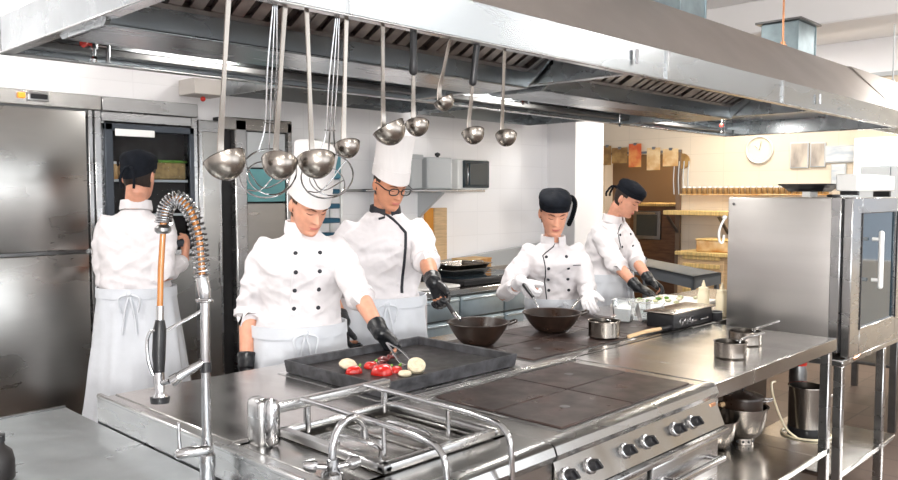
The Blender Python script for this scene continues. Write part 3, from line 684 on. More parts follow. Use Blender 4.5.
# well with lids at the near left, handrail
k=MB(); 
for a,b in (((1.195,1.365,.902),(1.225,1.80,.925)),((1.195,1.365,.902),(1.60,1.395,.925)),((1.58,1.365,.902),(1.61,1.80,.925)),((1.195,1.775,.902),(1.61,1.80,.925))): k.box(a,b,.007,seg=2)
k.build('well_rim',STEEL,t)
MB().box((1.20,1.38,.855),(1.60,1.79,.875),.002).build('well_floor',SATIN,t)
for i in range(2):
    l=MB().box((1.232+i*.175,1.41,.876),(1.395+i*.175,1.765,.892),.006,seg=2).build('well_lid',STEELH,t); MB().tube(bez([(1.30+i*.175,1.50,.892),(1.30+i*.175,1.51,.912),(1.30+i*.175,1.66,.912),(1.30+i*.175,1.67,.892)],10),.005,8).build('handle',CHROME,l)
k=MB(); k.box((1.155,1.765,.972),(1.575,1.795,.999),.006,seg=2); hr=k.build('handrail',STEEL,t)
for x in (1.28,1.56): MB().cyl((x,1.78,.90),(x,1.78,.986),.010,12).build('rail_post',CHROME,hr)
for x in (1.25,1.47):
    k=MB(); k.tube(bez([(x,1.76,1.0),(x-.005,1.5,1.0),(x-.02,1.27,1.0),(x-.022,1.215,.985),(x-.024,1.195,.94),(x-.024,1.19,.80)],28),.0075,10); k.build('guard_rod',CHROME,hr)
    MB().cyl((x-.007,1.42,.925),(x-.007,1.42,.995),.006,10).build('rod_post',CHROME,hr)
k=MB(); k.box((1.112,1.752,.89),(1.162,1.822,1.022),.018,seg=3); k.build('rail_bracket',STEEL,hr)
MB().lathe((1.142,1.742,.905),[(0,0),(.016,0),(.021,.01),(.021,.10),(.015,.115),(0,.12)],20).build('bracket_bolt',CHROME,hr)
# left rim of the island
k=MB(); k.box((IX0,1.15,.898),(1.048,1.845,.912),.004); k.box((IX0+.004,1.15,.80),(1.04,1.845,.90)); k.box((1.04,1.15,.87),(1.10,1.845,.897)); k.build('edge_upstand',STEEL,t)
k=MB(); k.box((IX0,1.848,.898),(1.048,IY1,.912),.004); k.box((IX0+.004,1.848,.80),(1.04,IY1,.90)); k.box((1.04,1.848,.87),(1.10,IY1,.897)); k.build('edge_upstand',STEEL,bpy.data.objects['rear_range'])
# small swan neck tap
T=thing('swan_neck_tap','small curved chrome tap at the near corner of the island, beside the lidded well','tap',(1.115,1.455,.90))
k=MB(); k.lathe((1.115,1.455,.90),[(0,0),(.026,0),(.026,.008),(.015,.014),(.014,.04),(0,.045)],20); k.build('tap_base',CHROME,T)
MB().tube(bez([(1.115,1.455,.93),(1.118,1.455,.97),(1.140,1.458,1.01),(1.180,1.462,1.022),(1.215,1.465,1.0),(1.222,1.466,.965)],30),[.010]*25+[.009]*10 if False else .0095,12).build('spout',CHROME,T)
for sx in (-1,1):
    MB().tube([(1.115,1.455,.92),(1.115+sx*.03,1.455-sx*.02,.925)],.007,10).build('valve_stem',CHROME,T)
    MB().lathe((1.115+sx*.03,1.455-sx*.02,.925),[(0,0),(.014,0),(.018,.008),(.015,.02),(.010,.03),(0,.032)],12,(sx*.8,-sx*.5,.2)).build('valve_knob',CHROME,T)
# neutral worktop, right end of island
t=thing('work_table','stainless work table with lower shelf at the right end of the island','table',(3.2,1.55,0))
MB().box((3.60,1.245,.372),(3.77,1.84,.40),.003).build('lower_shelf_end',STEELH,t)
k=MB(); k.box((2.59,1.235,.865),(3.795,1.835,.900),.004); k.box((2.59,1.234,.842),(3.796,1.25,.8995),.003); k.box((3.78,1.236,.842),(3.7965,1.835,.8995),.003); k.build('tabletop',STEELH,t)
MB().box((2.60,1.245,.372),(3.60,2.40,.40),.004).build('lower_shelf',STEELH,t)
for x,y in ((3.755,1.265),(3.755,1.80),(2.62,1.265),(2.62,1.80)): MB().box((x-.020,y-.020,.02),(x+.020,y+.020,.866),.004).build('leg',STEEL,t)
t=thing('rear_worktop','stainless worktop behind the oven side, carrying the chopping boards','worktop',(4.4,2.2,0))
MB().box((3.63,1.845,.862),(5.2,IY1,.899),.004).build('worktop',STEELH,t); MB().box((3.65,2.1,.0),(5.15,2.50,.85),.004).build('carcass',mat('dark_brown_panel',(.05,.032,.022),.5),t)
for i in range(3): MB().box((3.67+i*.49,2.50,.14),(4.14+i*.49,2.52,.84),.005).build('door',STEEL,t)

# griddle pan
t=thing('griddle_tray','large black iron griddle tray with raised sides, full of vegetables','griddle',(1.96,2.14,.9))
GX0,GX1,GY0,GY1=1.655,2.315,1.90,2.42
MB().box((GX0+.01,GY0+.01,.902),(GX1-.01,GY1-.01,.921),.003).build('griddle_plate',GRID,t)
k=MB()
def rr4(o,z): return [(GX0-o,GY0-o,z),(GX1+o,GY0-o,z),(GX1+o,GY1+o,z),(GX0-o,GY1+o,z)]
k.rings([rr4(-.012,.915),rr4(-.002,.948),rr4(.006,.950),rr4(.008,.946),rr4(.002,.904)],False); k.build('griddle_side',GRIDW,t)
MB().box((GX0-.03,GY0-.018,.9005),(GX1+.02,GY1+.02,.9018),.0003).build('base_plate',STEEL,t)

# ---------------------------------------------------------------- food on the griddle
GZ=.9215
def food(name,label,cat,p,fn,g='vegetables grilling on the black griddle'):
    t=thing(name,label,cat,(p[0],p[1],GZ),g); fn(t,V((p[0],p[1],GZ))); return t
def half_pepper(t,c,sc=1,yaw=0,core=ONION):
    k=MB(); rs=[]
    for i in range(12):
        u=i/11*PI*.5; R=.036*sc*math.cos(u)**.7 if u<1.55 else .001; z=.034*sc*math.sin(u)
        rs.append([c+V((math.cos(a+yaw)*R*(1+.10*math.cos(3*a))*1.2,math.sin(a+yaw)*R*(1+.10*math.cos(3*a)),z)) for a in [2*PI*j/24 for j in range(24)]])
    k.rings(rs); k.build('pepper_body',RED,t); MB().tube([c+V((.030*sc,0,.018)),c+V((.046*sc,.004,.024))],[.006,.004],8).build('stem',GREEN,t)
def slice_(t,c,r=.026,h=.012,m=ONION,m2=MUSH,tilt=.4):
    ax=V((tilt*-.6,-tilt,1)).normalized(); k=MB(); k.lathe(c+V((0,0,r*tilt*.6)),[(0,0),(r*.9,0),(r,.004),(r,h-.003),(r*.9,h),(0,h)],24,ax); k.build('slice_body',m,t)
    k=MB(); 
    for q in (.35,.62,.85): k.torus(c+V((0,0,r*tilt*.6))+ax*(h+.0002),r*q,.0011,ax,24,6)
    k.build('slice_rings',m2,t)
def mush(t,c,r=.03):
    k=MB(); k.lathe(c+V((0,0,.012)),[(0,.026),(r*.5,.024),(r*.85,.014),(r,.002),(r*.9,-.004),(r*.4,-.002),(0,-.002)],22,(.2,-.3,1)); k.build('cap',MUSH,t); MB().tube([c+V((0,0,.010)),c+V((.004,-.006,.0))],[.010,.011],12,True).build('stem',ONION,t)
food('mushroom','pale mushroom cap lying behind the leftmost red tomato on the griddle','mushroom',(1.785,2.232,0.935),lambda t,c:mush(t,c,.036))
food('tomato_half','red tomato half beside the pale mushroom, leftmost on the griddle','tomato',(1.768,2.178,0.935),lambda t,c:half_pepper(t,c,.72,1))
food('pepper_half','glossy red pepper half in the middle of the grilled vegetables','pepper',(1.829,2.092,0.935),lambda t,c:half_pepper(t,c,1.0,.3))
food('pepper_half','smaller dark red pepper piece behind the glossy pepper half','pepper',(1.864,2.198,0.935),lambda t,c:half_pepper(t,c,.66,2))
food('pepper_half','red pepper piece touching the onion slice, right of the glossy half','pepper',(1.882,2.084,0.935),lambda t,c:half_pepper(t,c,.6,4))
def strips(t,c):
    rnd=random.Random(4)
    for i in range(7):
        k=MB(); a=rnd.random()*3; p=c+V((rnd.uniform(-.05,.05),rnd.uniform(-.022,.022),.006+.005*(i%3))); d=V((math.cos(a),math.sin(a)*.5,rnd.uniform(-.1,.1)))*.024
        k.tube(bez([p-d,p+V((0,0,.008)),p+d],8),.007,8,True,True); k.build('meat_strip',CHARR,t)
food('grilled_strips','heap of dark red charred strips at the middle back of the griddle','food',(1.957,2.211,0.930),strips)
food('onion_slice','small flat cream onion slice touching the tongs at the front','onion',(1.865,2.019,0.930),lambda t,c:slice_(t,c,.024,.010,ONION,MUSH,.1))
food('onion_half','upright pale onion half at the right end of the grilled vegetables','onion',(1.931,2.033,0.935),lambda t,c:slice_(t,c,.032,.022,ONION,MUSH,.75))

# ---------------------------------------------------------------- woks and pans
def wok(c,R,h,label,hdir,hl=.12,stick=None,contents=None):
    t=thing('wok',label,'wok',c,'dark iron woks on the hotplates'); c=V(c)
    k=MB(); n=14; rb=R*.42
    pro=[(0,0)]+[(rb+(R-rb)*(i/n)**.75,h*(i/n)**1.25) for i in range(n+1)]+[(R+.006,h+.002),(R+.004,h+.006),(R-.002,h+.004)]+[(rb+(R-rb)*(i/n)**.75-.004,h*(i/n)**1.25+.004) for i in range(n,-1,-1)]+[(0,.004)]
    k.lathe(c,pro,48); k.build('wok_bowl',IRON2,t)
    hd=V(hdir).normalized(); sd=hd.cross(V((0,0,1)))
    b=c+hd*(-R)+V((0,0,h-.004)); k=MB(); k.tube(bez([b+sd*.03+hd*.004,b-hd*.03+sd*.022+V((0,0,.012)),b-hd*.03-sd*.022+V((0,0,.012)),b-sd*.03+hd*.004],14),.0055,8); k.build('loop_handle',IRON2,t)
    if stick:
        k=MB(); e=V(stick); b=c+(V((e.x,e.y,0))-V((c.x,c.y,0))).normalized()*R*.97+V((0,0,h-.006)); k.tube(bez([b,b.lerp(e,.3)+V((0,0,-.005)),b.lerp(e,.7),e],16),.0095,10,True,True); k.build('long_handle',BLACKP,t)
        MB().tube([b,b.lerp(e,.28)],[.013,.011],10).build('handle_ferrule',CHROME,t)
    if contents:
        k=MB(); k.lathe(c+V((0,0,h*.45)),[(0,.006),(R*.5,.004),(R*.70,0)],30)
        k.build('food',contents,t)
    return t
wok((2.524,2.271,0.909),.130,.092,'brown iron wok held by gloved worker, left of two woks',(-.7,.7,0),stick=(2.561,2.530,1.094),contents=mat('brown_stew',(.20,.06,.02),.25,0,20,.5,coat=.5))
wok((3.007,2.240,0.909),.134,.085,'black iron wok in front of the person with white gloves, right of two woks',(-.7,.7,0),contents=mat('pale_saute',(.55,.42,.25),.3,0,30,.5,col2=(.25,.12,.05)))
def saucepan(c,R,h,label,hdir,hl,m=SATIN,rise=.06):
    t=thing('saucepan',label,'saucepan',c); c=V(c); k=MB()
    k.lathe(c,[(0,0),(R-.006,0),(R,.006),(R,h-.002),(R+.004,h),(R+.003,h+.002),(R-.003,h),(R-.003,.006),(R-.008,.003),(0,.003)],40); k.build('pan_body',m,t)
    hd=V(hdir).normalized(); b=c+hd*R+V((0,0,h*.8)); e=b+hd*hl+V((0,0,rise)); sd=hd.cross(V((0,0,1)))
    pts=bez([b-hd*.002,b+hd*.03+V((0,0,.012)),b.lerp(e,.6)+V((0,0,.004)),e],16)
    k=MB(); k.rings([[p+sd*w*x+V((0,0,z)) for x,z in ((1,0),(.7,.004),(-.7,.004),(-1,0),(-.7,-.003),(.7,-.003))] for p,w in zip(pts,[.010]*4+[.007]*6+[.009]*8)]); k.build('handle',CHROME,t)
    k=MB(); k.box((-.012,-.01,-.014),(.012,.003,.014),.003,Matrix.Translation(c+hd*R+V((0,0,h*.75)))@Matrix((sd,hd,V((0,0,1)))).transposed().to_4x4()); k.build('handle_mount',CHROME,t)
    return t
saucepan((3.042,1.977,0.909),.070,.075,'small steel saucepan on the rear hotplates right of the woks',(1,.3,0),.10,rise=.015)
saucepan((3.053,1.394,0.900),.062,.062,'steel saucepan nearest the edge of the work table, front of two',(1,-.12,0),.185,rise=.02)
saucepan((3.366,1.471,0.900),.068,.058,'steel saucepan behind another one on the work table',(1,-.12,0),.21,rise=.025)

# ---------------------------------------------------------------- chopping place
def slab(name,label,cat,c,dx,dy,h,m,rot=0):
    t=thing(name,label,cat,c); R=Matrix.Translation(V(c))@Matrix.Rotation(rot,4,'Z'); MB().box((-dx/2,-dy/2,0),(dx/2,dy/2,h),.006,R,2).build('board',m,t); return t,R
t,R=slab('chopping_board','white chopping board with chopped greens under the gloved hands','cutting board',(4.23,2.33,.899),.62,.36,.022,WHITEF)
k=MB(); k.torus(V((4.50,2.47,.922)),.014,.002); k.build('hang_hole',GREYP,t)
rnd=random.Random(3)
for i in range(16):
    p=V((4.23+rnd.uniform(-.18,.27),2.33+rnd.uniform(-.10,.13),.922)); 
    k=MB(); k.sphere(p+V((0,0,.008)),.016,(1.2,.9,.55),Matrix.Rotation(rnd.random()*3,3,'Z'),10); o=k.build('vegetable_piece',[BAGEL,GREEN,ONION,BAGEL][i%4],smooth=True)
    tag(o,'small chopped vegetable piece on the white chopping board','vegetable','chopped vegetables on the white board')
t=thing('knife','black handled kitchen knife at the right on the chopping boards','knife',(3.95,2.07,.93))
k=MB(); k.rings([[V((x,y0,.922)),V((x,y1,.922)),V((x,y1,.9245)),V((x,y0,.9245))] for x,y0,y1 in ((3.62,2.118,2.120),(3.70,2.100,2.128),(3.84,2.092,2.130))]); k.build('blade',CHROME,t); MB().tube([(3.84,2.115,.927),(3.97,2.125,.930)],[.011,.012],10,True,True).build('handle',BLACKP,t)
slab('chopping_board','pale grey chopping board under the black handled knife','cutting board',(3.86,2.11,.899),.52,.11,.022,GREYP)
# black gastronorm pan with steel lid
t=thing('food_tray','black gastronorm tray with flat steel lid, beside the chopping boards','tray',(3.66,1.93,.90))
R=Matrix.Translation(V((3.66,1.935,.90)))
MB().box((-.20,-.075,0),(.20,.075,.075),.010,R,2).build('tray_body',BLACKP,t)
l=MB().box((-.215,-.085,.075),(.215,.085,.084),.004,R,2).build('lid',SATIN,t)
for sx in (-1,1): MB().tube(bez([R@V((sx*.06-.03,-.088,.03)),R@V((sx*.06-.03,-.105,.035)),R@V((sx*.06+.03,-.105,.035)),R@V((sx*.06+.03,-.088,.03))],10),.003,8).build('handle',CHROME,t)
k=MB(); 
for i in range(3): k.torus(R@V((-.13+.05*i,-.077,.035)),.016,.0025,(0,1,0),20,6)
k.build('latch',CHROME,t)
def squeeze(c,label,m):
    t=thing('squeeze_bottle',label,'bottle',c,'squeeze bottles by the oven'); MB().lathe(c,[(0,0),(.028,0),(.032,.006),(.032,.10),(.027,.12),(.024,.125),(0,.125)],22).build('bottle_body',m,t); MB().lathe(V(c)+V((0,0,.125)),[(0,0),(.027,0),(.027,.014),(.012,.020),(.006,.045),(.003,.055),(0,.055)],20).build('nozzle_cap',m,t)
squeeze((4.10,2.03,.9),'cream squeeze bottle beside the oven, the taller left one',CREAM); 
q=(4.05,1.90,.9); squeeze(q,'cream squeeze bottle nearest the oven side, right of the pair',CREAM)
t=thing('small_pot','small black pot at the foot of the oven side panel','pot',(3.93,1.87,.9)); MB().lathe((3.90,1.865,.9),[(0,0),(.032,0),(.036,.006),(.036,.045),(.033,.045),(.033,.006),(0,.006)],22).build('pot_body',BLACKP,t); MB().torus((3.90,1.865,.945),.035,.003).build('rim',DSTEEL,t)
# clear jugs / boxes
def clearbox(c,w,d,h,label,fill=None,rot=0,tilt=0):
    t=thing('clear_container',label,'container',c,'clear containers right of the woks'); R=Matrix.Translation(V(c))@Matrix.Rotation(rot,4,'Z')@Matrix.Rotation(tilt,4,'Y'); k=MB()
    def q(s,z): return [R@V((sx*w*s*cx,sy*d*s*cy,z)) for sx,sy,cx,cy in ((1,1,1,.8),(1,1,.8,1),(-1,1,.8,1),(-1,1,1,.8),(-1,-1,1,.8),(-1,-1,.8,1),(1,-1,.8,1),(1,-1,1,.8))]
    k.rings([q(.42,0),q(.5,h),q(.54,h),q(.54,h-.004),q(.505,h-.006),q(.49,h-.004),q(.405,.004)]); k.build('container_body',CLEAR,t)
    if fill:
        k=MB(); k.rings([q(.40,.005),q(.45,h*.6),q(.2,h*.75)]); k.build('contents',fill,t)
    return t
clearbox((3.50,2.16,.909),.10,.10,.11,'clear container of white cream, nearest the small saucepan',WHITEF,.3)
clearbox((3.72,2.20,.90),.10,.10,.09,'clear empty container between cream container and chopping board',None,.2)
clearbox((3.60,2.06,.90),.09,.13,.09,'clear tilted container lying against the others',None,.8,.5)
t=thing('ladle_spoon','black handled spoon lying near the black food tray','spoon',(3.3,1.88,.91)); MB().tube(bez([(3.10,1.885,.915),(3.25,1.89,.918),(3.38,1.885,.916)],10),.009,10,True,True).build('handle',WOODL,t); MB().tube([(3.38,1.885,.916),(3.46,1.88,.916)],[.010,.010],10,True,True).build('spoon_tip',BLACKP,t)

# ---------------------------------------------------------------- pots under the work table
def bowl(name,label,c,R,h,m=SATIN,foot=True,holes=False,cat='bowl'):
    t=thing(name,label,cat,c,None); n=12; z0=.028 if foot else 0; c=V(c); k=MB()
    pro=[(R*.45*1,z0)]+[(R*math.sin(.45+(PI/2-.45)*i/n),z0+h*(1-math.cos(.0+(PI/2)*i/n))) for i in range(n+1)]
    inn=[(r-.003,z+.003) for r,z in pro[::-1]]
    k.lathe(c,[(0,z0)]+pro+[(R+.008,z0+h+.001),(R+.008,z0+h+.005)]+inn+[(0,z0+.003)],40); k.build('bowl_body',m,t)
    if foot:
        k=MB(); k.lathe(c,[(R*.46,0),(R*.40,.0),(R*.42,.032),(R*.44,.032),(R*.47,.0)],32); k.build('foot_ring',m,t)
        k=MB(); 
        for i in range(12):
            a=2*PI*i/12; k.sphere(c+V((math.cos(a)*R*.452,math.sin(a)*R*.452,.014)),.006,n=8)
        k.build('foot_holes',BLACKP,t)
    return t
SZ=.4005
cb=(3.752,1.605,0.400)
bowl('colander','large steel colander bowl on the lower shelf of the work table',(3.571,1.565,0.401),.108,.14,cat='colander')
bowl('mixing_bowl','steel mixing bowl at the left on the lower shelf, beside the colander',(3.409,1.648,0.401),.12,.13,foot=False)
def pot(name,label,c,R,h,m,cat,lid=False,handles=True):
    t=thing(name,label,cat,c); c=V(c); k=MB(); k.lathe(c,[(0,0),(R-.006,0),(R,.006),(R,h),(R+.006,h+.001),(R+.005,h+.005),(R-.004,h+.003),(R-.004,.008),(0,.006)],40); k.build('pot_body',m,t)
    if handles:
        for s_ in (-1,1): MB().tube(bez([c+V((s_*.03+R*.72,-R*.72,h*.8)),c+V((R*.72+s_*.03+.02,-R*.72-.03,h*.8)),c+V((R*.72+.02,-R*.72-.035,h*.8))],8),.004,8).build('handle',CHROME,t)
    if lid:
        l=MB().lathe(c+V((0,0,h+.005)),[(R+.006,0),(R+.004,.006),(R*.7,.018),(R*.2,.026),(0,.027)],36).build('lid',m,t); MB().lathe(c+V((0,0,h+.03)),[(0,0),(.006,0),(.006,.012),(.016,.018),(.014,.028),(0,.03)],16).build('lid_knob',BLACKP,l)
    return t
pot('stockpot','tall steel stockpot with dark base on the lower shelf of the oven stand',(4.47,1.60,.2305),.093,.27,SATIN,'pot'); MB().lathe((4.47,1.60,.2305),[(.094,.002),(.096,.004),(.096,.05),(.094,.052)],40).build('base_band',BLACKP,bpy.data.objects['stockpot'])
k=thing('stockpot_hoop','pale hose loop lying around the stockpot on the oven stand shelf','hose',(4.40,1.60,.2305)); MB().torus((4.47,1.60,.2375),.125,.006,(0,0,1),48,10).build('hose_loop',CREAM,k); MB().tube(bez([(4.345,1.60,.238),(4.33,1.66,.29),(4.33,1.72,.42),(4.38,1.76,.50),(4.46,1.77,.50)],20),.006,10).build('hose_end',CREAM,k)
cas=V((3.571,1.565,0.401))+V((0,0,.145))
pot('casserole','dark copper brown pot nested inside the colander bowl',cas,.088,.065,IRON2,'pot',True)
pot('casserole','low dark brown pot behind the mixing bowl on the lower shelf',(3.05,1.95,SZ),.10,.20,IRON2,'pot',True)
pot('casserole','low dark brown pot behind the colander on the lower shelf',(3.36,2.0,SZ),.10,.19,IRON2,'pot',True)
t=thing('frying_pan','black frying pan standing on edge at the back of the lower shelf','frying pan',(3.5,2.2,SZ)); k=MB(); ax=V((.35,-.9,.25)).normalized(); c=V((3.42,2.20,.54)); k.lathe(c,[(0,0),(.10,0),(.128,.030),(.131,.030),(.104,-.003),(0,-.003)],40,ax); k.build('pan_body',BLACKP,t); MB().tube([c+V((.05,.02,.11)),c+V((.12,.03,.21))],[.010,.009],10,True,True).build('handle',WOODD,t)
for i,(p,q,lb) in enumerate((((3.44,1.66,.575),(3.74,1.50,.60),'pale wooden rolling pin reaching from the colander towards the table leg'),((3.50,1.72,.66),(3.58,1.62,.42),'dark wooden spoon leaning on the pots behind the colander'))):
    t=thing('rolling_pin' if i==0 else 'wooden_spoon',lb,'utensil',p); p,q=V(p),V(q); MB().tube([p.lerp(q,.18),p.lerp(q,.82)],.011,12,True,True).build('body',(WOODL,WOODD)[i],t); MB().tube([p,p.lerp(q,.18)],[.008,.007],10,True,True).build('grip',(WOODD,WOODL)[i],t)
t=thing('lidded_jar','tall dark jar with a red lid behind the stockpot, by the table leg','jar',(4.66,1.72,.2305)); MB().lathe((4.66,1.72,.2305),[(0,0),(.045,0),(.048,.01),(.048,.30),(.04,.34),(0,.34)],24).build('jar_body',DSTEEL,t); MB().lathe((4.66,1.72,.571),[(0,0),(.044,0),(.046,.006),(.046,.03),(0,.034)],24).build('lid',REDV,t)

# ---------------------------------------------------------------- combi oven and stand
OX0,OX1,OY0,OY1,OZ0,OZ1=3.95,4.86,1.25,1.83,.80,1.532
t=thing('oven_stand','open stainless stand with lower shelf under the combination oven','stand',(4.35,1.5,0))
k=MB(); k.box((3.90,1.24,.748),(4.83,1.83,.778),.004); k.build('top_frame',STEEL,t)
for x,y in ((3.925,1.262),(3.925,1.80),(4.56,1.262),(4.80,1.80)): 
    MB().box((x-.020,y-.020,.035),(x+.020,y+.020,.749),.004).build('leg',STEEL,t); MB().cyl((x,y,0),(x,y,.036),.014).build('foot',BLACKP,t)
MB().box((3.91,1.25,.205),(4.82,1.82,.23),.004).build('lower_shelf',STEELH,t)
t=thing('combination_oven','large stainless combination oven with glass door, right of the chopping boards','oven',(4.4,1.54,.795))
MB().box((OX0,OY0+.035,OZ0),(OX1,OY1,OZ1),.006,seg=2).build('oven_body',STEELO,t)
MB().box((OX0-.004,OY0+.03,OZ0),(OX0+.03,OY0+.075,OZ1+.003),.004).build('front_post',STEEL,t)
MB().box((OX0+.012,OY0+.018,OZ0+.004),(OX1,OY0+.040,OZ1-.004)).build('door_seal',BLACKP,t)
k=MB()
for a,b in (((OX0,0,OZ0-.018),(OX0+.14,0,OZ1)),((OX1-.20,0,OZ0-.02),(OX1,0,OZ1)),((OX0+.1401,0,OZ1-.075),(OX1-.2001,0,OZ1)),((OX0+.1401,0,OZ0-.02),(OX1-.2001,0,OZ0+.11))): k.box((a[0],OY0-.02,a[2]),(b[0],OY0+.02,b[2]),.004)
dr=k.build('door',STEEL,t); MB().box((OX0+.13,OY0-.010,OZ0+.10),(OX1-.19,OY0+.01,OZ1-.07)).build('door_glass',GLASSD,dr)
for a,b in (((OX0+.132,0,OZ0+.102),(OX0+.142,0,OZ1-.072)),((OX1-.21,0,OZ0+.102),(OX1-.20,0,OZ1-.072))): MB().box((a[0],OY0-.024,a[2]),(b[0],OY0-.018,b[2])).build('glass_gasket',BLACKP,dr)
hz=(4.272,1.200,1.218)
k=MB(); k.tube([(OX0+.30,OY0-.06,1.10),(OX0+.30,OY0-.06,1.36)],.013,12,True,True)
for z in (1.13,1.33): k.cyl((OX0+.30,OY0-.02,z),(OX0+.30,OY0-.06,z),.009)
k.build('handle',WPLAST,dr)
k=MB(); 
for p in ((OX0-.003,OY1-.03,1.50),(OX0-.003,OY1-.03,.84)): k.sphere(p,.007,(.5,1,1),n=10)
k.build('panel_screws',DSTEEL,t)
MB().tube(bez([(OX0+.06,OY0+.03,OZ0-.002),(OX0+.10,OY0+.0,OZ0-.035),(OX0+.2,OY0+.0,OZ0-.028),(OX0+.28,OY0+.03,OZ0-.004)],16),.011,10).build('drain_hose',COPPER,t)
k=thing('cable_loop','white cable loop hanging at the rear edge of the oven side','cable',(3.935,1.84,1.35)); MB().tube(bez([(3.94,1.845,1.42),(3.925,1.85,1.40),(3.92,1.862,1.36),(3.925,1.862,1.31),(3.935,1.85,1.30),(3.94,1.845,1.34)],24),.006,8).build('cable',WPLAST,k); MB().sphere((3.94,1.843,1.43),.012,n=10).build('plug',WPLAST,k)
a=(4.527,1.500,1.657); b=(5.337,1.500,1.562)
k=thing('storage_carton','long white box lying on top of the oven','box',(4.3,1.5,1.533)); MB().box((a[0]+.03,1.40,1.566),(b[0]-.11,1.51,a[2]),.006).build('box_body',WPLAST,k); 
for x in (a[0]+.08,b[0]-.16): MB().box((x-.015,1.41,1.533),(x+.015,1.50,1.567),.003).build('foot',BLACKP,k)
a=(4.433,1.600,1.609)
k=thing('baking_tray','dark shallow tray on the left of the oven top, beside white box','tray',(a[0]+.15,1.66,1.533)); mb=MB(); cx,cy=a[0]+.17,1.66
def tr(hw,hd,z): return [(cx-hw,cy-hd,z),(cx+hw,cy-hd,z),(cx+hw,cy+hd,z),(cx-hw,cy+hd,z)]
mb.rings([tr(.07,.09,1.563),tr(.11,.12,1.602),tr(.12,.13,1.606),tr(.12,.13,1.600),tr(.108,.118,1.594),tr(.068,.088,1.567)]); mb.build('tray_body',BLACKP,k)
for sx in (-1,1): MB().box((cx+sx*.05-.01,cy-.02,1.533),(cx+sx*.05+.01,cy+.02,1.564)).build('foot',WPLAST,k)
for i in range(3): 
    k=thing('cable_loop',('small black cable coil on the oven top, leftmost of three','small black cable coil on the oven top, middle of three','small black cable coil on the oven top, rightmost of three')[i],'cable',(4.08+.09*i,1.36,1.533),'cable coils on the oven top'); MB().torus((4.08+.09*i,1.36,1.541),.025,.007).build('coil',BLACKP,k); MB().tube([(4.08+.09*i,1.335,1.541),(4.11+.09*i,1.31,1.538)],.0045,8).build('cable_end',GREYP,k)

# ---------------------------------------------------------------- sink table and spray tap
t=thing('sink_table','grey stainless sink table at the near left, end on to the island','sink table',(.3,2.0,0))
sc_=(0.848,1.738,0.860)
def hole_plate():
    k=MB(); X0,X1,Y0,Y1=-1.2,1.028,.5,2.82; cx,cy,hw,hd=.62,1.62,.22,.20
    k.box((X0,Y0,.79),(cx-hw,Y1,.82)); k.box((cx+hw,Y0,.79),(X1,Y1,.82)); k.box((cx-hw,cy+hd,.79),(cx+hw,Y1,.82)); k.box((cx-hw,Y0,.79),(cx+hw,cy-hd,.82)); return k,cx,cy,hw,hd
k,cx,cy,hw,hd=hole_plate(); k.build('tabletop',mat('sink_steel',(.56,.60,.62),.32,1,3,.15,(2,2,1),.03,rvar=.08),t)
k=MB(); 
def rr_(o,z): return [(cx+math.copysign(hw+o,c_)*(abs(c_)**.3),cy+math.copysign(hd+o,s_)*(abs(s_)**.3),z) for c_,s_ in [(math.cos(2*PI*i/40+.01),math.sin(2*PI*i/40+.01)) for i in range(40)]]
k.rings([rr_(.012,.821),rr_(.006,.824),rr_(-.004,.818),rr_(-.01,.66),rr_(-.06,.64),rr_(-.15,.639)]); k.build('basin',STEELH,t)
k=MB(); k.box((-1.2,2.82,.79),(1.028,2.832,.826)); k.build('rear_edge',DSTEEL,t)
for x in (-1.1,.95):
    for y in (.6,2.7): MB().box((x-.02,y-.02,.0),(x+.02,y+.02,.79),.003).build('leg',STEEL,t)
T=thing('spray_tap','tall chrome pre-rinse spray tap with spring hose standing by the sink table','tap',(.985,1.79,.82))
k=MB(); k.lathe((.985,1.79,.82),[(0,0),(.030,0),(.030,.006),(.020,.012),(.018,.05),(.020,.055),(.020,.085),(.015,.09),(.0135,.13),(0,.13)],24); k.build('tap_base',CHROME,T)
k=MB(); k.tube([(.985,1.79,.92),(0.981,1.783,1.056),(0.986,1.791,1.216),(0.989,1.794,1.289)],.0115,16); k.build('riser_pipe',CHROME,T)
MB().tube([(0.983,1.785,1.112),(0.984,1.786,1.137)],.014,16).build('pipe_collar',BLACKP,T)
k=MB(); k.tube([(0.989,1.794,1.289),(0.988,1.796,1.309),(0.987,1.799,1.329),(0.986,1.802,1.348)],[.013,.016,.016,.015],16); k.build('riser_sleeve',CHROME,T)
k=MB(); k.tube([(0.968,1.801,1.291),(0.997,1.771,1.291)],.004,8); k.torus((0.984,1.785,1.288),.017,.0035,(0,0,1),24); k.build('hose_clip',CHROME,T)
path=bez([(0.986,1.801,1.346),(0.986,1.805,1.400),(0.984,1.813,1.457),(0.972,1.829,1.511),(0.953,1.852,1.538),(0.935,1.869,1.523),(0.927,1.875,1.491),(0.924,1.875,1.466)],64)
k=MB(); k.tube(path,.0085,12); hs=k.build('hose',HOSE,T)
k=MB(); hel=[]; turns=30; L=len(path)
for i in range(turns*12+1):
    u=i/(turns*12)*(L-1)*.93; j=min(L-2,int(u)); p=path[j].lerp(path[j+1],u-j); d=(path[j+1]-path[j]).normalized(); x=d.cross(V((.7,.7,0))).normalized(); y=d.cross(x); a=2*PI*i/12
    hel.append(p+(x*math.cos(a)+y*math.sin(a))*.0185)
k.tube(hel,.0030,6); k.build('spring',CHROME,T)
MB().lathe((0.924,1.875,1.459),[(0,-.006),(.014,-.006),(.020,0),(.020,.008),(.011,.016),(0,.016)],20).build('hose_collar',DSTEEL,T)
MB().tube([(0.924,1.875,1.457),(0.916,1.875,1.363),(0.910,1.872,1.260)],.0075,12).build('lower_hose',HOSE,T)
MB().tube([(0.911,1.873,1.275),(0.909,1.871,1.235)],.0095,14).build('hose_ferrule',CHROME,T)
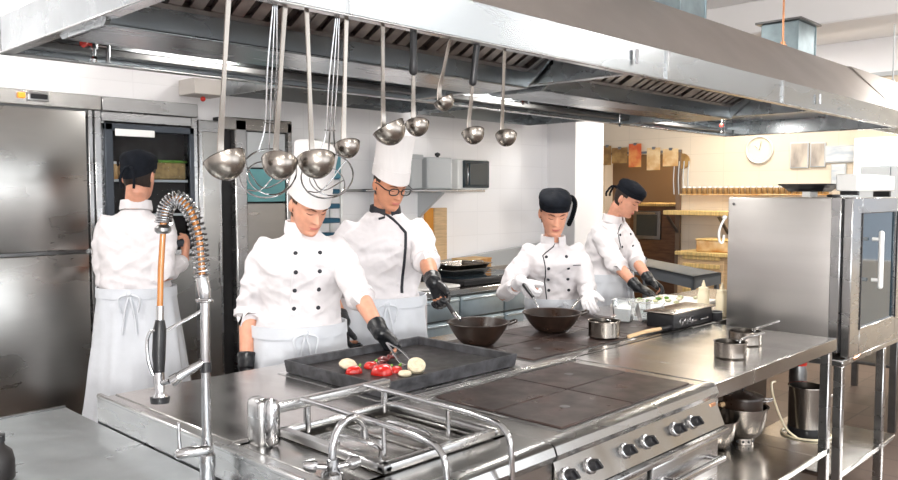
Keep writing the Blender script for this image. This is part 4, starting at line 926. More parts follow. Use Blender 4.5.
k=MB(); k.tube([(0.910,1.872,1.240),(0.908,1.871,1.216),(0.904,1.870,1.154),(0.903,1.868,1.112)],[.011,.016,.016,.013],16); k.build('spray_grip',BLACKP,T)
k=MB(); k.tube([(0.903,1.868,1.112),(0.902,1.867,1.088),(0.902,1.864,1.061),(0.902,1.864,1.051)],[.012,.013,.012,.018],16); k.build('spray_head',CHROME,T)
MB().tube([(0.902,1.864,1.051),(0.901,1.863,1.036)],[.024,.022],20).build('spray_face',BLACKP,T)
MB().tube(bez([(0.888,1.869,1.107),(0.881,1.879,1.144),(0.881,1.883,1.188),(0.887,1.878,1.212),(0.897,1.868,1.217)],20),.0042,10).build('spray_lever',CHROME,T)
k=MB(); k.tube([(0.984,1.786,1.139),(0.946,1.795,1.122),(0.919,1.808,1.105)],[.009,.011,.012],14,True,False); k.tube([(0.922,1.804,1.107),(0.910,1.816,1.097)],.014,16); k.tube([(0.911,1.829,1.095),(0.904,1.851,1.088)],.007,10); k.build('swivel_arm',CHROME,T)
MB().tube([(0.911,1.839,1.219),(0.949,1.816,1.242),(0.984,1.796,1.265)],.004,8).build('spray_hook',CHROME,T)
k=MB(); k.tube([(0.965,1.759,0.927),(0.928,1.769,0.929),(0.911,1.786,0.924)],[.013,.014,.014],14,True,True); k.build('valve_body',CHROME,T); MB().tube([(0.912,1.786,0.929),(0.911,1.789,0.962),(0.912,1.791,0.996)],[.005,.005,.0045],10,True,True).build('valve_lever',CHROME,T)
bp=(0.643,2.221,0.820)
t=thing('dark_bottle','small dark bottle at the lower left corner on the sink table','bottle',(bp[0],bp[1],.82))
MB().lathe((bp[0],bp[1],.82),[(0,0),(.032,0),(.036,.006),(.036,.05),(.030,.075),(.014,.09),(.012,.10),(0,.10)],24).build('bottle_body',mat('dark_brown_glass',(.008,.006,.006),.5),t); MB().lathe((bp[0],bp[1],.92),[(0,0),(.015,0),(.015,.018),(0,.02)],16).build('cap',BLACKP,t)

# ---------------------------------------------------------------- exhaust hood
HX0,HX1,HY0,HY1,HZ=.80,5.59,1.49,2.63,1.97
t=thing('exhaust_hood','huge stainless exhaust hood with slatted filters hanging over the cooking island','exhaust hood',(3.2,2.06,1.97))
k=MB()
th=.012
k.box((HX0,HY0,HZ),(HX1,HY0+th,HZ+.105),.002); k.box((HX0,HY1-th,HZ),(HX1,HY1,HZ+.105),.002)
k.box((HX0,HY0,HZ),(HX0+th,HY1,HZ+.105),.002); k.box((HX1-th,HY0,HZ),(HX1,HY1,HZ+.105),.002); k.box((HX1,HY0,HZ+.01),(HX1+1.9,HY0+th,HZ+.105),.002); k.box((HX1,1.79,HZ+.03),(HX1+1.9,1.80,HZ+.105),.002); k.build('hood_rim',HOODM,t)
k=MB(); A_=[(HX0,HY0,HZ+.10),(HX1,HY0,HZ+.10),(HX1,HY1,HZ+.10),(HX0,HY1,HZ+.10)]; B_=[(HX0+.25,1.80,2.38),(HX1,1.80,2.38),(HX1,2.34,2.38),(HX0+.25,2.34,2.38)]
k.rings([A_,B_],False); B2=[V(p)+V((0,0,-.008)) for p in B_]; A2=[V(p)+V((0,0,-.004)) for p in A_]
k.rings([A2,B2],False); E1=HX1+1.9; k.rings([[(HX1,HY0,HZ+.10),(E1,HY0,HZ+.10),(E1,1.80,HZ+.10),(HX1,1.80,HZ+.10)],[(HX1,1.78,2.378),(E1,1.78,2.378),(E1,1.80,2.38),(HX1,1.80,2.38)]]); k.box((HX0+.252,1.802,2.372),(HX1,2.338,2.3795)); k.build('hood_canopy',mat('hood_top_steel',(.50,.46,.43),.42,1,2,.12,(1,1,1),.02,rvar=.06),t)
k=MB()
for x in (HX0,HX0+.0): pass
k.box((HX0,HY0-.006,HZ-.006),(HX1,HY0+.022,HZ),.002); k.box((HX0,HY1-.03,HZ-.006),(HX1,HY1+.006,HZ),.002); k.box((HX0-.006,HY0,HZ-.006),(HX0+.03,HY1,HZ),.002); k.box((HX1-.03,HY0,HZ-.006),(HX1+.006,HY1,HZ),.002); k.build('hood_lip',STEEL,t)
for x in (2.46,4.20):
    MB().box((x-.02,HY0+.01,HZ-.004),(x+.02,HY1-.01,HZ+.10),.003).build('cross_bar',HOODM,t)
for x in (1.2,2.68,3.75): MB().box((x,HY0-.009,HZ),(x+.008,HY0,HZ+.104)).build('fascia_seam',STEEL,t)
# inner trough and slatted filters
FILT=mat('filter_slats',(.42,.38,.36),.35,1,20,.3); FD=mat('filter_gap',(.035,.022,.018),.6)
for (x0,x1) in ((HX0+.02,2.42),(2.52,4.17)):
    b=MB(); b.box((x0,1.93,1.952),(x1,2.19,1.960),.002); b.box((x0,1.93,1.952),(x1,1.94,2.035),.003); b.box((x0,2.18,1.952),(x1,2.19,2.035),.003); bt=b.build('grease_trough',HOODM,t)
    for s_ in (0,1):
        yb,yt=(1.935,1.68) if s_==0 else (2.185,2.45)
        k=MB(); k.hexa([(x0,yb,2.03),(x1,yb,2.03),(x1,yb+.004,2.034),(x0,yb+.004,2.034),(x0,yt,2.165),(x1,yt,2.165),(x1,yt,2.175),(x0,yt,2.175)]); k.build('filter_backing',FD,t)
        if s_: continue
        n=int((x1-x0)/.50)
        for i in range(n):
            fx0=x0+(x1-x0)*i/n; fx1=x0+(x1-x0)*(i+1)/n; k=MB(); m=8
            dz=.135; dy=yt-yb; nn=V((0,-dz,-abs(dy))).normalized()*.014
            def P_(x,u,o): return V((x,yb+dy*u,2.03+dz*u))+nn*o
            for q in range(m):
                xx=fx0+.03+(fx1-fx0-.06)*q/m; w_=(fx1-fx0-.06)/m*.62
                k.hexa([P_(xx,.05,.2),P_(xx+w_,.05,.2),P_(xx+w_,.95,.2),P_(xx,.95,.2),P_(xx,.05,1),P_(xx+w_,.05,1),P_(xx+w_,.95,1),P_(xx,.95,1)])
            for a_,b__,u0,u1 in ((fx0,fx0+.02,0,1),(fx1-.02,fx1,0,1),(fx0,fx1,0,.06),(fx0,fx1,.94,1)):
                k.hexa([P_(a_,u0,.2),P_(b__,u0,.2),P_(b__,u1,.2),P_(a_,u1,.2),P_(a_,u0,1.3),P_(b__,u0,1.3),P_(b__,u1,1.3),P_(a_,u1,1.3)])
            k.build('filter_panel',FILT,t,smooth=False)
    for x in (x0,x1): MB().hexa([(x-.006,1.93,1.952),(x+.006,1.93,1.952),(x+.006,2.19,1.952),(x-.006,2.19,1.952),(x-.006,1.67,2.175),(x+.006,1.67,2.175),(x+.006,2.46,2.175),(x-.006,2.46,2.175)]).build('end_plate',HOODM,t)
MB().hexa([(4.24,HY0+.02,2.06),(5.56,HY0+.02,2.06),(5.56,2.6,2.06),(4.24,2.6,2.06),(4.6,1.80,2.22),(5.3,1.80,2.22),(5.3,2.34,2.22),(4.6,2.34,2.22)]).build('inner_panel',HOODM,t)
MB().box((HX0+.02,2.56,1.985),(HX1-.02,2.60,2.01),.004).build('inner_ledge',DSTEEL,t)
for x in (2.46,4.2): 
    MB().tube([(x+.0,HY0-.012,HZ+.08),(x+.0,HY0-.012,HZ+.03)],.006,8).build('fascia_pin',CHROME,t)
# duct boxes and hanging rods
for (x0,x1,y0,y1,lb) in ((5.27,5.57,2.0,2.24,'blue grey square duct box with top flange, right one above the hood'),(3.73,4.0,2.0,2.23,'blue grey duct box cut by the top edge, left one above the hood')):
    zt=2.66 if x0>4 else 2.95
    d=thing('duct_box',lb,'duct',((x0+x1)/2,2.12,2.38)); MB().box((x0,y0,2.384),(x1,y1,zt),.004).build('duct_body',GALV,d); MB().box((x0-.03,y0-.03,zt),(x1+.03,y1+.03,zt+.015),.003).build('flange',DSTEEL,d)
    for x in (x0,x1): MB().box((x-.006,y0-.006,2.384),(x+.006,y0+.008,zt),.002).build('corner_strip',GALV,d)
for (p,lb) in (((4.629,1.840,2.424),'thin hanging rod in front of the right duct box'),((6.727,1.840,2.456),'thin hanging rod at the far right end of the hood')):
    d=thing('hanging_rod',lb,'rod',(p[0],1.84,2.384)); MB().cyl((p[0],1.84,2.385),(p[0],1.84,3.05),.006,10).build('rod',COPPER if p[0]<5.2 else GREYP,d); MB().lathe((p[0],1.84,2.384),[(0,0),(.022,0),(.022,.01),(.014,.012),(.014,.03),(0,.03)],12).build('nut',COPPER if p[0]<5.2 else GREYP,d)
# pipe fittings under the hood
def fitting(p,lb,two=True,red=True):
    p=V(p); d=thing('pipe_fitting',lb,'pipe fitting',p); k=MB()
    k.tube([(p.x,p.y,p.z+.045),(p.x,p.y,p.z-.035)],.007,10); k.lathe(p,[(0,-.012),(.012,-.012),(.012,.012),(0,.012)],12); k.lathe(p-V((0,0,.05)),[(0,0),(.005,0),(.010,.010),(.006,.02),(0,.02)],12); k.build('pipe_body',CHROME,d)
    if two:
        k=MB(); q=p+V((.04,-.0,0)); k.tube([q+V((0,0,.045)),q-V((0,0,.045))],.0065,10); k.tube([p,q],.005,8); k.build('side_pipe',CHROME,d)
    if red: k=MB(); k.tube([p,p-V((.025,.01,0))],.005,8); k.lathe(p-V((.04,.014,0)),[(0,0),(.010,0),(.014,.006),(.010,.014),(0,.014)],10,(1,.2,0)); k.build('valve_cap',REDV,d)
fitting((0.961,2.350,1.977),'chrome pipe fitting with red cap under the left end of the hood')
fitting((2.918,2.350,2.012),'copper toned pipe fitting under the hood, near the shortest steel ladle' if False else 'chrome pipe fitting with red cap under the hood, right of the ladles')
fitting((5.065,2.400,1.998),'chrome pipe fitting with red cap under the hood, near the brown doorway')
fitting((4.081,2.560,1.994),'plain chrome nozzle under the rear edge of the hood, above the person in profile',False,False)
# hood over the rear counter
t=thing('rear_hood','flat stainless hood over the back counter, behind the hanging ladles','exhaust hood',(4.2,4.0,2.17))
for (x0,x1) in ((2.68,4.2),(4.35,5.75)):
    k=MB(); k.box((x0,3.5,2.17),(x1,3.512,2.272),.002); k.box((x0,4.55,2.17),(x1,4.562,2.272)); k.box((x0,3.5,2.17),(x0+.012,4.56,2.272)); k.box((x1-.012,3.5,2.17),(x1,4.56,2.272)); k.build('hood_rim',HOODM,t)
    MB().rings([[(x0,3.5,2.27),(x1,3.5,2.27),(x1,4.56,2.27),(x0,4.56,2.27)],[(x0+.2,4.0,2.50),(x1-.2,4.0,2.50),(x1-.2,4.56,2.50),(x0+.2,4.56,2.50)]]).build('hood_canopy',DSTEEL,t)
for x in (3.3,5.0): MB().cyl((x,4.3,2.50),(x,4.3,3.05),.008).build('suspension_rod',STEEL,t)
t=thing('soffit_box','beige soffit box high on the wall over the tall narrow cabinet','box',(2.6,4.5,2.1))
a=(2.381,4.450,2.239); b=(2.591,4.450,2.145)
MB().box((a[0],4.40,b[2]),(b[0],4.595,a[2]),.004).build('box_body',mat('beige_paint',(.62,.58,.54),.6),t); MB().sphere((2.457,4.440,2.121),.016,n=10).build('red_button',REDV,t)

# ---------------------------------------------------------------- hanging ladles
RY=1.525
t=thing('utensil_rail','thin steel rail behind the hood front edge that carries the ladles','rail',(1.4,RY,1.985)); MB().cyl((.83,RY,1.992),(2.1,RY,1.992),.005,10).build('rail_bar',CHROME,t)
for x in (.9,1.5,2.05): MB().box((x-.006,HY0+.010,1.988),(x+.006,RY,1.996)).build('rail_clip',CHROME,t)
def ladle(xt,pb,R,label,black=False,face=0,yb=RY,hw=.0068):
    top=V((xt,RY-.002,1.987)); b=V(pb); g_='steel ladles hanging from the hood edge'
    t=thing('ladle',label,'ladle',b,g_); c=b
    ax=V((math.sin(face)*.9,.42,1)).normalized()  # bowl opening direction
    k=MB(); n=12; pro=[(R*math.sin(PI/2*i/n),-R*1.12*math.cos(PI/2*i/n)) for i in range(n+1)]
    pro=[(max(r,.0004),z) for r,z in pro]; inn=[(max(r-.0022,.0003),z*.955) for r,z in pro[::-1]]
    k.lathe(c+V((0,0,R*.35)),pro+[(R+.0015,.0008),(R,.002)]+inn,36,ax); k.build('ladle_bowl',SATIN,t)
    dirh=(top-c); xy=V((dirh.x,dirh.y,0)); att=c+V((0,0,R*.35))+V((R*.25,R*.72,R*.10))
    att2=att+V((0,0,.03)); pts=bez([att-V((0,0,R*.25)),att2,att2.lerp(top,.3),att2.lerp(top,.7),top-V((0,0,.012))],30)
    k=MB(); w=[hw*(1.35-.5*min(1,abs(i/(len(pts)-1)-.1)*2)) if i<len(pts)*.6 else hw*(.85+.4*(i/len(pts)-.6)) for i in range(len(pts))]
    k.rings([[p+V((x*ww,y*.0022,0)) for x,y in ((1,0),(.8,1),(-.8,1),(-1,0),(-.8,-1),(.8,-1))] for p,ww in zip(pts,w)]); k.build('handle',SATIN,t)
    k=MB(); k.torus(top+V((0,0,.004)),.0075,.0022,(1,0,0),18,6); k.build('hook',CHROME,t)
    if black:
        i0=int(len(pts)*.62); k=MB(); q=pts[i0:]; k.tube(q,[.0095 if .1<i/len(q)<.95 else .0115 for i in range(len(q))],12,True,True); k.build('grip',BLACKP,t)
    return t
LD=[(.907,(0.899,1.540,1.612),.045,'largest steel ladle, leftmost of the hanging row, long broad handle',False,-.2),
 (1.048,(1.043,1.545,1.611),.040,'steel ladle hanging inside the wire skimmer ring, second in the row',False,.5),
 (1.105,(1.133,1.530,1.618),.044,'large steel ladle with slanting handle in front of the shorter white hat',False,.2),
 (1.221,(1.225,1.530,1.659),.031,'small steel ladle with straight slim handle, left of the taller white hat',False,.1),
 (1.335,(1.367,1.540,1.705),.043,'wide steel ladle with slanting handle, overlapping the black gripped one',False,-.4),
 (1.441,(1.469,1.540,1.724),.031,'small ladle with black grip touching the wide steel ladle',True,.3),
 (1.582,(1.567,1.540,1.797),.029,'shortest steel ladle, its bowl hanging higher than the others',False,-.4),
 (1.687,(1.688,1.540,1.714),.032,'small ladle with black grip, hanging alone second from the right',True,.2),
 (1.805,(1.834,1.540,1.713),.031,'rightmost steel ladle of the hanging row, flat copper tinted handle',False,.5)]
for a in LD: ladle(*a)
def skimmer(xt,c,R,label):
    t=thing('wire_skimmer',label,'skimmer',c,'wire skimmers between the ladles'); c=V(c); top=V((xt,RY+.012,1.985)); u=(top-c).normalized()
    k=MB()
    for o in (-1,0,1):
        s_=V((o*.012,0,0)); k.tube(bez([c+u*(R*.80)+s_*2.2,c+u*(R*1.7)+s_,c.lerp(top,.6)+s_,top-V((0,0,.01))+s_*.4],20),.0020,8)
    k.tube([c+u*R*1.75-V((.016,0,0)),c+u*R*1.75+V((.016,0,0))],.002,6); k.build('wire_handle',CHROME,t)
    MB().torus(top,.008,.002,(1,0,0),16,6).build('hook',CHROME,t)
    k=MB(); k.torus(c,R,.0022,(-.62,-.62,.5),44,6)
    k.torus(c-V((0,0,.012)),R*.72,.0018,(-.2,-.8,.6),40,6); k.build('wire_ring',CHROME,t)
    k=MB()
    for a in (.3,2.0): 
        d=V((math.cos(a),.5*math.sin(a),-.55*math.sin(a))).normalized(); k.tube(bez([c-d*R*.96,c-V((0,-.02,.035)),c+d*R*.96],16),.0016,6)
    k.build('wire_basket',CHROME,t)
skimmer(1.03,(1.047,1.600,1.599),.066,'wire skimmer with large ring, hanging between the first and second ladle')
skimmer(1.205,(1.218,1.600,1.595),.064,'wire skimmer with large ring, hanging left of the taller white hat')

# ---------------------------------------------------------------- far right part of the kitchen
XW=8.5
t=thing('work_bench','grey painted metal bench behind the person in profile','table',(6.6,3.6,0))
c0=(7.137,4.456,0.860); c1=(6.184,3.149,0.860); c2=(7.035,3.154,0.860)
c0=V(c0);c1=V(c1);c2=V(c2); d=(c0-c1).normalized(); e=(c2-c1).normalized()
W_=(c0-c1).length; D_=(c2-c1).length*.6
def Q(a,b,z): return c1+d*a+e*b+V((0,0,z-.86))
def obx(k,a0,a1,b0,b1,z0,z1): k.hexa([Q(a0,b0,z0),Q(a1,b0,z0),Q(a1,b1,z0),Q(a0,b1,z0),Q(a0,b0,z1),Q(a1,b0,z1),Q(a1,b1,z1),Q(a0,b1,z1)])
k=MB(); obx(k,0,W_,0,D_,.835,.86); obx(k,0,W_,0,.04,.76,.86); obx(k,0,.04,0,D_,.76,.86); k.build('tabletop',mat('grey_paint_metal',(.09,.11,.13),.45,.2),t)
for a in (.03,W_-.05):
    for b in (.03,D_-.05): k=MB(); obx(k,a,a+.05,b,b+.05,0,.80); k.build('leg',MATS['grey_paint_metal'],t)
k=MB(); obx(k,0,W_,.02,D_,.25,.28); k.build('lower_shelf',MATS['grey_paint_metal'],t)
# hanging cards above the doorway
for i,(x0,y0,x1,y1,m,lb) in enumerate(((5.541,2.142,5.423,1.905,PAPERD,'dark amber card over the doorway, leftmost of the five'),(5.411,2.112,5.198,1.923,PAPERD,'dark amber wide card over the doorway, left of the red card'),(5.174,2.150,5.006,1.871,PAPERR,'red and orange card hanging over the doorway'),(4.930,2.093,4.755,1.830,PAPERB,'beige card hanging lowest over the doorway, right of the red card'),(4.720,2.073,4.526,1.871,PAPERB,'beige square card over the doorway, rightmost of the five'))):
    a=(x0,y0); b=(x1,y1)
    t=thing('hanging_card',lb,'card',(8.46,(a[0]+b[0])/2,b[1]),'cards hung over the doorway')
    MB().box((8.452,min(a[0],b[0]),b[1]),(8.458,max(a[0],b[0]),a[1]),.001).build('card_sheet',m,t,smooth=False); MB().box((8.448,(a[0]+b[0])/2-.02,a[1]-.02),(8.47,(a[0]+b[0])/2+.02,a[1]+.01),.002).build('clip',DSTEEL,t)
t=thing('card_rail','thin metal rail over the doorway that holds the cards','rail',(8.47,5.1,2.06)); MB().box((8.462,4.5,2.03),(8.474,5.75,2.055)).build('rail_bar',DSTEEL,t)
# spice jars on a rail
yA,zA=(4.482,1.550); yB,zB=(2.851,1.590)
t=thing('spice_rail','long narrow wall rail carrying a row of small spice jars','shelf',(8.46,(yA+yB)/2,zA)); MB().box((8.42,yB,zA-.012),(8.50,yA,zA),.002).build('rail_board',PAPERB,t)
proto=None
nj=26
for i in range(nj):
    y=yA-.04-(yA-yB-.08)*i/(nj-1)
    lb='small spice jar in the long row on the wall rail'
    if proto is None:
        proto=thing('spice_jar',lb,'jar',(8.45,y,zA),'spice jars on the wall rail'); c=(8.45,y,zA)
        MB().lathe(c,[(0,.0),(.024,0),(.026,.004),(.026,.062),(.022,.068),(0,.068)],12).build('jar_body',PAPERD,proto); MB().lathe((8.45,y,zA+.068),[(0,0),(.025,0),(.025,.016),(0,.018)],12).build('lid',WPLAST,proto)
    else:
        o=copytree(proto); o.location.y=y
def wallx(name,label,cat,x0,y0,x1,y1,m,dep=.015,g=None):
    pass
ca,cz=(3.596,2.020)
t=thing('wall_clock','round pale wall clock on the cream wall','clock',(8.48,ca,cz)); MB().lathe((8.50,ca,cz),[(.145,0),(.150,.02),(.140,.03),(.128,.022),(.128,.012)],40,(-1,0,0)).build('clock_rim',mat('pale_rim',(.66,.62,.57),.4),t); MB().lathe((8.498,ca,cz),[(0,.012),(.128,.012),(.128,0)],40,(-1,0,0)).build('clock_face',CREAM,t)
MB().tube([(8.482,ca,cz),(8.482,ca+.05,cz+.05)],.004,6).build('hour_hand',DSTEEL,t); MB().tube([(8.481,ca,cz),(8.481,ca-.02,cz+.09)],.003,6).build('minute_hand',DSTEEL,t)
for i in range(12): MB().sphere((8.484,ca+math.cos(PI*i/6)*.11,cz+math.sin(PI*i/6)*.11),.006,n=6).build('hour_mark',GREYP,t)
for (x0,y0,x1,y1,m,lb) in ((3.270,2.081,3.082,1.817,PHOTOM,'dark grey streaky picture on the cream wall, left of two'),(3.068,2.072,2.915,1.823,PHOTOM,'grey beige picture on the cream wall, right of two'),(2.920,2.035,2.523,1.863,PHOTOB,'blurred blue grey wide print at the right beside the bright window'),(2.858,1.852,2.718,1.610,PHOTOB,'small framed blue grey print above the oven tray')):
    ya,za=(x0,y0); yb,zb=(x1,y1)
    t=thing('picture',lb,'picture',(8.49,(ya+yb)/2,zb)); MB().box((8.478,yb,zb),(8.499,ya,za),.003).build('picture_frame',GREYP,t); MB().box((8.474,yb+.012,zb+.012),(8.479,ya-.012,za-.012)).build('picture_print',m,t,smooth=False)
ya,za=(2.687,1.838); yb,zb=(2.250,1.588)
t=thing('wall_cabinet','blue grey wall cabinet at right behind the oven, under the bright window','cabinet',(8.35,(ya+yb)/2,zb)); MB().box((8.25,1.98,zb-.25),(8.499,2.52,za-.02),.004).build('cabinet_body',mat('bluegrey_laminate',(.36,.42,.46),.4),t); 
for i in range(2): MB().box((8.235,1.99+.265*i,zb-.24),(8.252,2.245+.265*i,za-.03),.004).build('door',GREYP,t)
# wall shelf, louvred cabinet with box
ya,za=(4.567,1.365); yb,zb=(3.903,1.297)
t=thing('wall_shelf','yellow wooden wall shelf on brackets on the cream wall','shelf',(8.35,(ya+yb)/2,za)); MB().box((8.20,yb-.3,za-.05),(8.499,ya,za),.006).build('shelf_board',WOODY,t)
for y in (ya-.05,yb): MB().hexa([(8.22,y,za-.06),(8.25,y,za-.06),(8.499,y,za-.26),(8.47,y,za-.26),(8.22,y+.03,za-.06),(8.25,y+.03,za-.06),(8.499,y+.03,za-.26),(8.47,y+.03,za-.26)]).build('bracket',DSTEEL,t)
ya,za=(4.266,0.929); yb,zb=(3.666,0.958)
t=thing('louvred_cabinet','wooden louvred cabinet below the yellow wall shelf','cabinet',(8.1,(ya+yb)/2,0)); k=MB(); k.box((8.0,yb-.4,.0),(8.499,ya,za-.04)); k.build('cabinet_body',WOODL,t); MB().box((7.96,yb-.42,za-.04),(8.499,ya+.02,za),.005).build('tabletop',WOODY,t)
for j in range(2):
    y1_=ya-.03-.55*j; d_=MB().box((7.985,y1_-.50,.06),(8.0,y1_,za-.08),.003).build('door',WOODL,t)
    for i in range(9): MB().box((7.972,y1_-.46,.13+.09*i),(7.987,y1_-.04,.175+.09*i),.003).build('louvre',WOODD if i%1 else WOODY,d_)
t=thing('bread_box','cream box standing on the louvred cabinet under the shelf','box',(8.2,yb+.1,za)); MB().box((8.05,yb-.25,za),(8.4,yb+.42,za+.13),.02,seg=3).build('box_body',PAPERB,t); MB().box((8.045,yb-.255,za+.12),(8.405,yb+.425,za+.14),.008).build('lid',WOODY,t)
ya,za=(4.488,1.906)
t=thing('hanging_whisks','bundle of small brown utensils hanging on hooks right of the doorway','utensil',(8.47,ya,za)); k=MB(); k.lathe((8.498,ya,za+.02),[(0,.0),(.09,0),(.09,.02),(0,.02)],20,(-1,0,0)); k.build('mount_plate',PAPERD,t)
for i in range(4): MB().tube(bez([(8.47,ya+.09-.06*i,za+.02),(8.46,ya+.095-.06*i,za-.18),(8.47,ya+.09-.06*i,za-.36)],8),.006,6).build('utensil_stem',GREYP,t)
# things beyond the doorway
t=thing('oven_cabinet','brown wooden cabinet with an oven beyond the doorway','cabinet',(9.6,5.6,0))
ya,za=(5.618,1.392); yb,zb=(5.201,0.958)
MB().box((9.3,yb-.35,0),(9.9,ya+.05,za+.0),.006).build('cabinet_body',WOODD,t); MB().box((9.26,yb-.37,za),(9.92,ya+.07,za+.04),.006).build('tabletop',WOODY,t)
o=MB().box((9.28,yb,zb),(9.31,ya-.02,za-.06),.006).build('oven_door',DSTEEL,t); MB().box((9.272,yb+.05,zb+.05),(9.282,ya-.07,za-.11)).build('glass_pane',GLASSD,o); MB().cyl((9.262,yb+.06,za-.09),(9.262,ya-.08,za-.09),.008).build('handle',CHROME,o)
t=thing('tall_cupboard','dark brown tall cupboard beyond the doorway, right side','cupboard',(10.2,4.6,0)); MB().box((9.95,4.22,0),(10.45,4.93,1.25),.006).build('cupboard_body',WOODD,t); MB().box((9.935,4.25,.05),(9.952,4.90,1.2),.006).build('door',WOODD,t); MB().sphere((9.92,4.86,.9),.018,n=10).build('knob',CHROME,t)
t=thing('rack_table','grey metal rack table on the floor behind the oven stand','table',(6.2,1.8,0))
k=thing('curved_hook','black curved hook fixed to the white pillar behind the person with white gloves','hook',(6.3,4.26,1.35)); MB().tube(bez([(5.854,4.250,1.505),(5.933,4.220,1.523),(5.996,4.220,1.469),(5.981,4.230,1.369),(5.976,4.270,1.278)],24),.022,10,True,True).build('hook_bar',CAPM,k)
for x in (5.7,6.9):
    for y in (1.5,2.1): MB().box((x-.022,y-.022,0),(x+.022,y+.022,.72),.003).build('leg',DSTEEL,t)
MB().box((5.66,1.46,.72),(6.94,2.14,.75),.005).build('tabletop',STEELH,t); MB().box((5.68,1.48,.42),(6.92,2.12,.44),.004).build('lower_shelf',DSTEEL,t)

# ---------------------------------------------------------------- the kitchen staff
n1=V((-.9,-.2,.1))
# young cook with tongs
human('person in white double-breasted jacket and white hat using tongs at the griddle',(-.44,-.90),(2.066,2.928,0.947),(2.053,2.878,1.389),(2.031,2.795,1.503),(-.12,-.86,-.50),
 [dict(w=(2.105,2.420,0.991),u=(.25,-.50,-.62),n=(-.75,-.35,-.45),t=(-.5,-.6,.6),curl=[.75,.8,.9,1.0],hint=(.3,.2,-1)),
  dict(w=(1.827,2.977,0.816),u=(-.05,-.12,-1),n=(.75,-.35,0),t=(-.3,-.9,0),curl=.35,hint=(.1,.6,-.3))],
 s=.965,headk=1.04,skin=SKINF,hat='toque',gloves=(GLOVE,GLOVE),sleeve=.12,hair=HAIR,seed=1,apron_z=.94)
# older cook with glasses
human('person in white jacket with black piping, glasses and tall white hat, holding the wok handle',(-.50,-.866),(2.708,3.128,0.944),(2.718,3.088,1.448),(2.662,2.986,1.600),(-.16,-.88,-.44),
 [dict(w=(2.569,2.583,1.139),u=(.10,-.55,-.80),n=(-.7,-.3,-.3),t=(-.4,-.7,.5),curl=[.9,.95,1,1.05],hint=(.35,.2,-1)),
  dict(w=(2.396,3.032,0.933),u=(.0,-.30,-.95),n=(.6,-.5,0),t=(.1,-.9,.2),curl=.7,hint=(-.3,.5,-.8))],
 s=1.03,skin=SKIN,hat='toque',gloves=(GLOVE,GLOVE),sleeve=.05,piping=True,glasses=True,hair=HAIRD,cuffed=True,jw=1.08,seed=2,apron_z=.985)
# woman cook
human('person in white jacket and black cap stirring the black wok in the middle',(-.614,-.789),(3.829,2.817,0.905),(3.682,2.740,1.271),(3.612,2.683,1.444),(-.58,-.66,-.38),
 [dict(w=(3.589,2.443,1.035),u=(-.55,-.45,-.55),n=(-.2,-.5,-.8),t=(-.6,-.5,.5),curl=[.5,.55,.6,.7],hint=(.45,.0,-1)),
  dict(w=(3.391,2.737,1.077),u=(.25,-.55,-.70),n=(.8,-.2,-.3),t=(.0,-.6,.8),curl=[.9,.95,1,1.05],hint=(-.45,.4,-1))],
 s=.96,jw=1.0,skin=SKINF,hat='cap',gloves=(GLOVEW,GLOVEW),sleeve=.62,woman=True,headk=1.06,dark_edge=True,hair=HAIR,open_back=True,seed=3,apron_z=.90)
# cook in profile
human('person in profile with black cap and black gloves chopping at the white board',(.03,-1.0),(4.687,3.027,0.925),(4.700,2.993,1.366),(4.685,2.877,1.517),(.16,-.80,-.52),
 [dict(w=(4.600,2.632,0.964),u=(.10,-.75,-.45),n=(-.5,-.2,-.8),t=(-.8,-.4,.1),curl=[.7,.75,.8,.85],hint=(.2,.3,-1)),
  dict(w=(4.386,2.592,0.947),u=(.35,-.70,-.35),n=(.3,-.1,-.9),t=(.7,-.4,0),curl=[.6,.65,.7,.8],hint=(-.1,.3,-1))],
 s=.96,skin=SKINF,hat='cap',dark_edge=True,gloves=(GLOVE,GLOVE),sleeve=.18,hair=HAIRD,seed=4,apron_z=.97)
# cook seen from the back
human('person seen from the back in white jacket and long apron at the refrigerator',(.60,.80),(1.838,4.033,1.011),(1.862,4.075,1.472),(1.871,4.051,1.643),(.72,.66,-.10),
 [dict(w=(1.834,4.382,1.178),u=(.5,.7,.1),n=(.6,-.5,0),t=(.1,.2,.9),curl=.5,hint=(-.1,-.2,-1)),
  dict(w=(2.094,4.015,1.200),u=(.35,.25,.85),n=(-.6,.6,.2),t=(.2,.8,.2),curl=[.3,.5,.8,.9],hint=(.0,-.2,-1))],
 s=1.02,jw=.88,bandana=True,skin=SKINF,hat='cap',gloves=(None,None),sleeve=.80,hair=HAIRD,buttons=False,tails=True,seed=5,apron_len=.62,apron_z=1.03,flare=.085)

# ---------------------------------------------------------------- tools held in hands
t=thing('tongs','steel tongs in the black gloved hand over the griddle','tongs',(1.891,2.046,0.950)); k=MB()
b=V((2.029,2.280,0.967))
for s_,e_ in ((-1,(1.911,2.068,0.940)),(1,(1.959,2.078,0.942))):
    e_=V(e_); pts=bez([b+V((0,.02,.01)),b.lerp(e_,.35)+V((s_*.012,0,.006)),b.lerp(e_,.75)+V((s_*.010,0,0)),e_],16)
    k=MB(); k.rings([[p+V((x*.006*(1+.6*(i>12)),0,z*.0018)) for x,z in ((1,0),(.7,1),(-.7,1),(-1,0),(-.7,-1),(.7,-1))] for i,p in enumerate(pts)]); k.build('tong_arm',CHROME,t)
t=thing('spatula','steel spatula with black handle in the white gloved hand at the black wok','spatula',(3.209,2.466,0.923)); MB().tube([(3.339,2.675,1.064),(3.291,2.576,1.013)],[.011,.009],10,True,True).build('handle',BLACKP,t)
MB().tube([(3.291,2.576,1.013),(3.180,2.425,0.931)],.005,8).build('shaft',CHROME,t); k=MB(); a=V((3.189,2.445,0.948)); b=V((3.119,2.342,0.908)); s_=V((.5,-.5,0))*.045
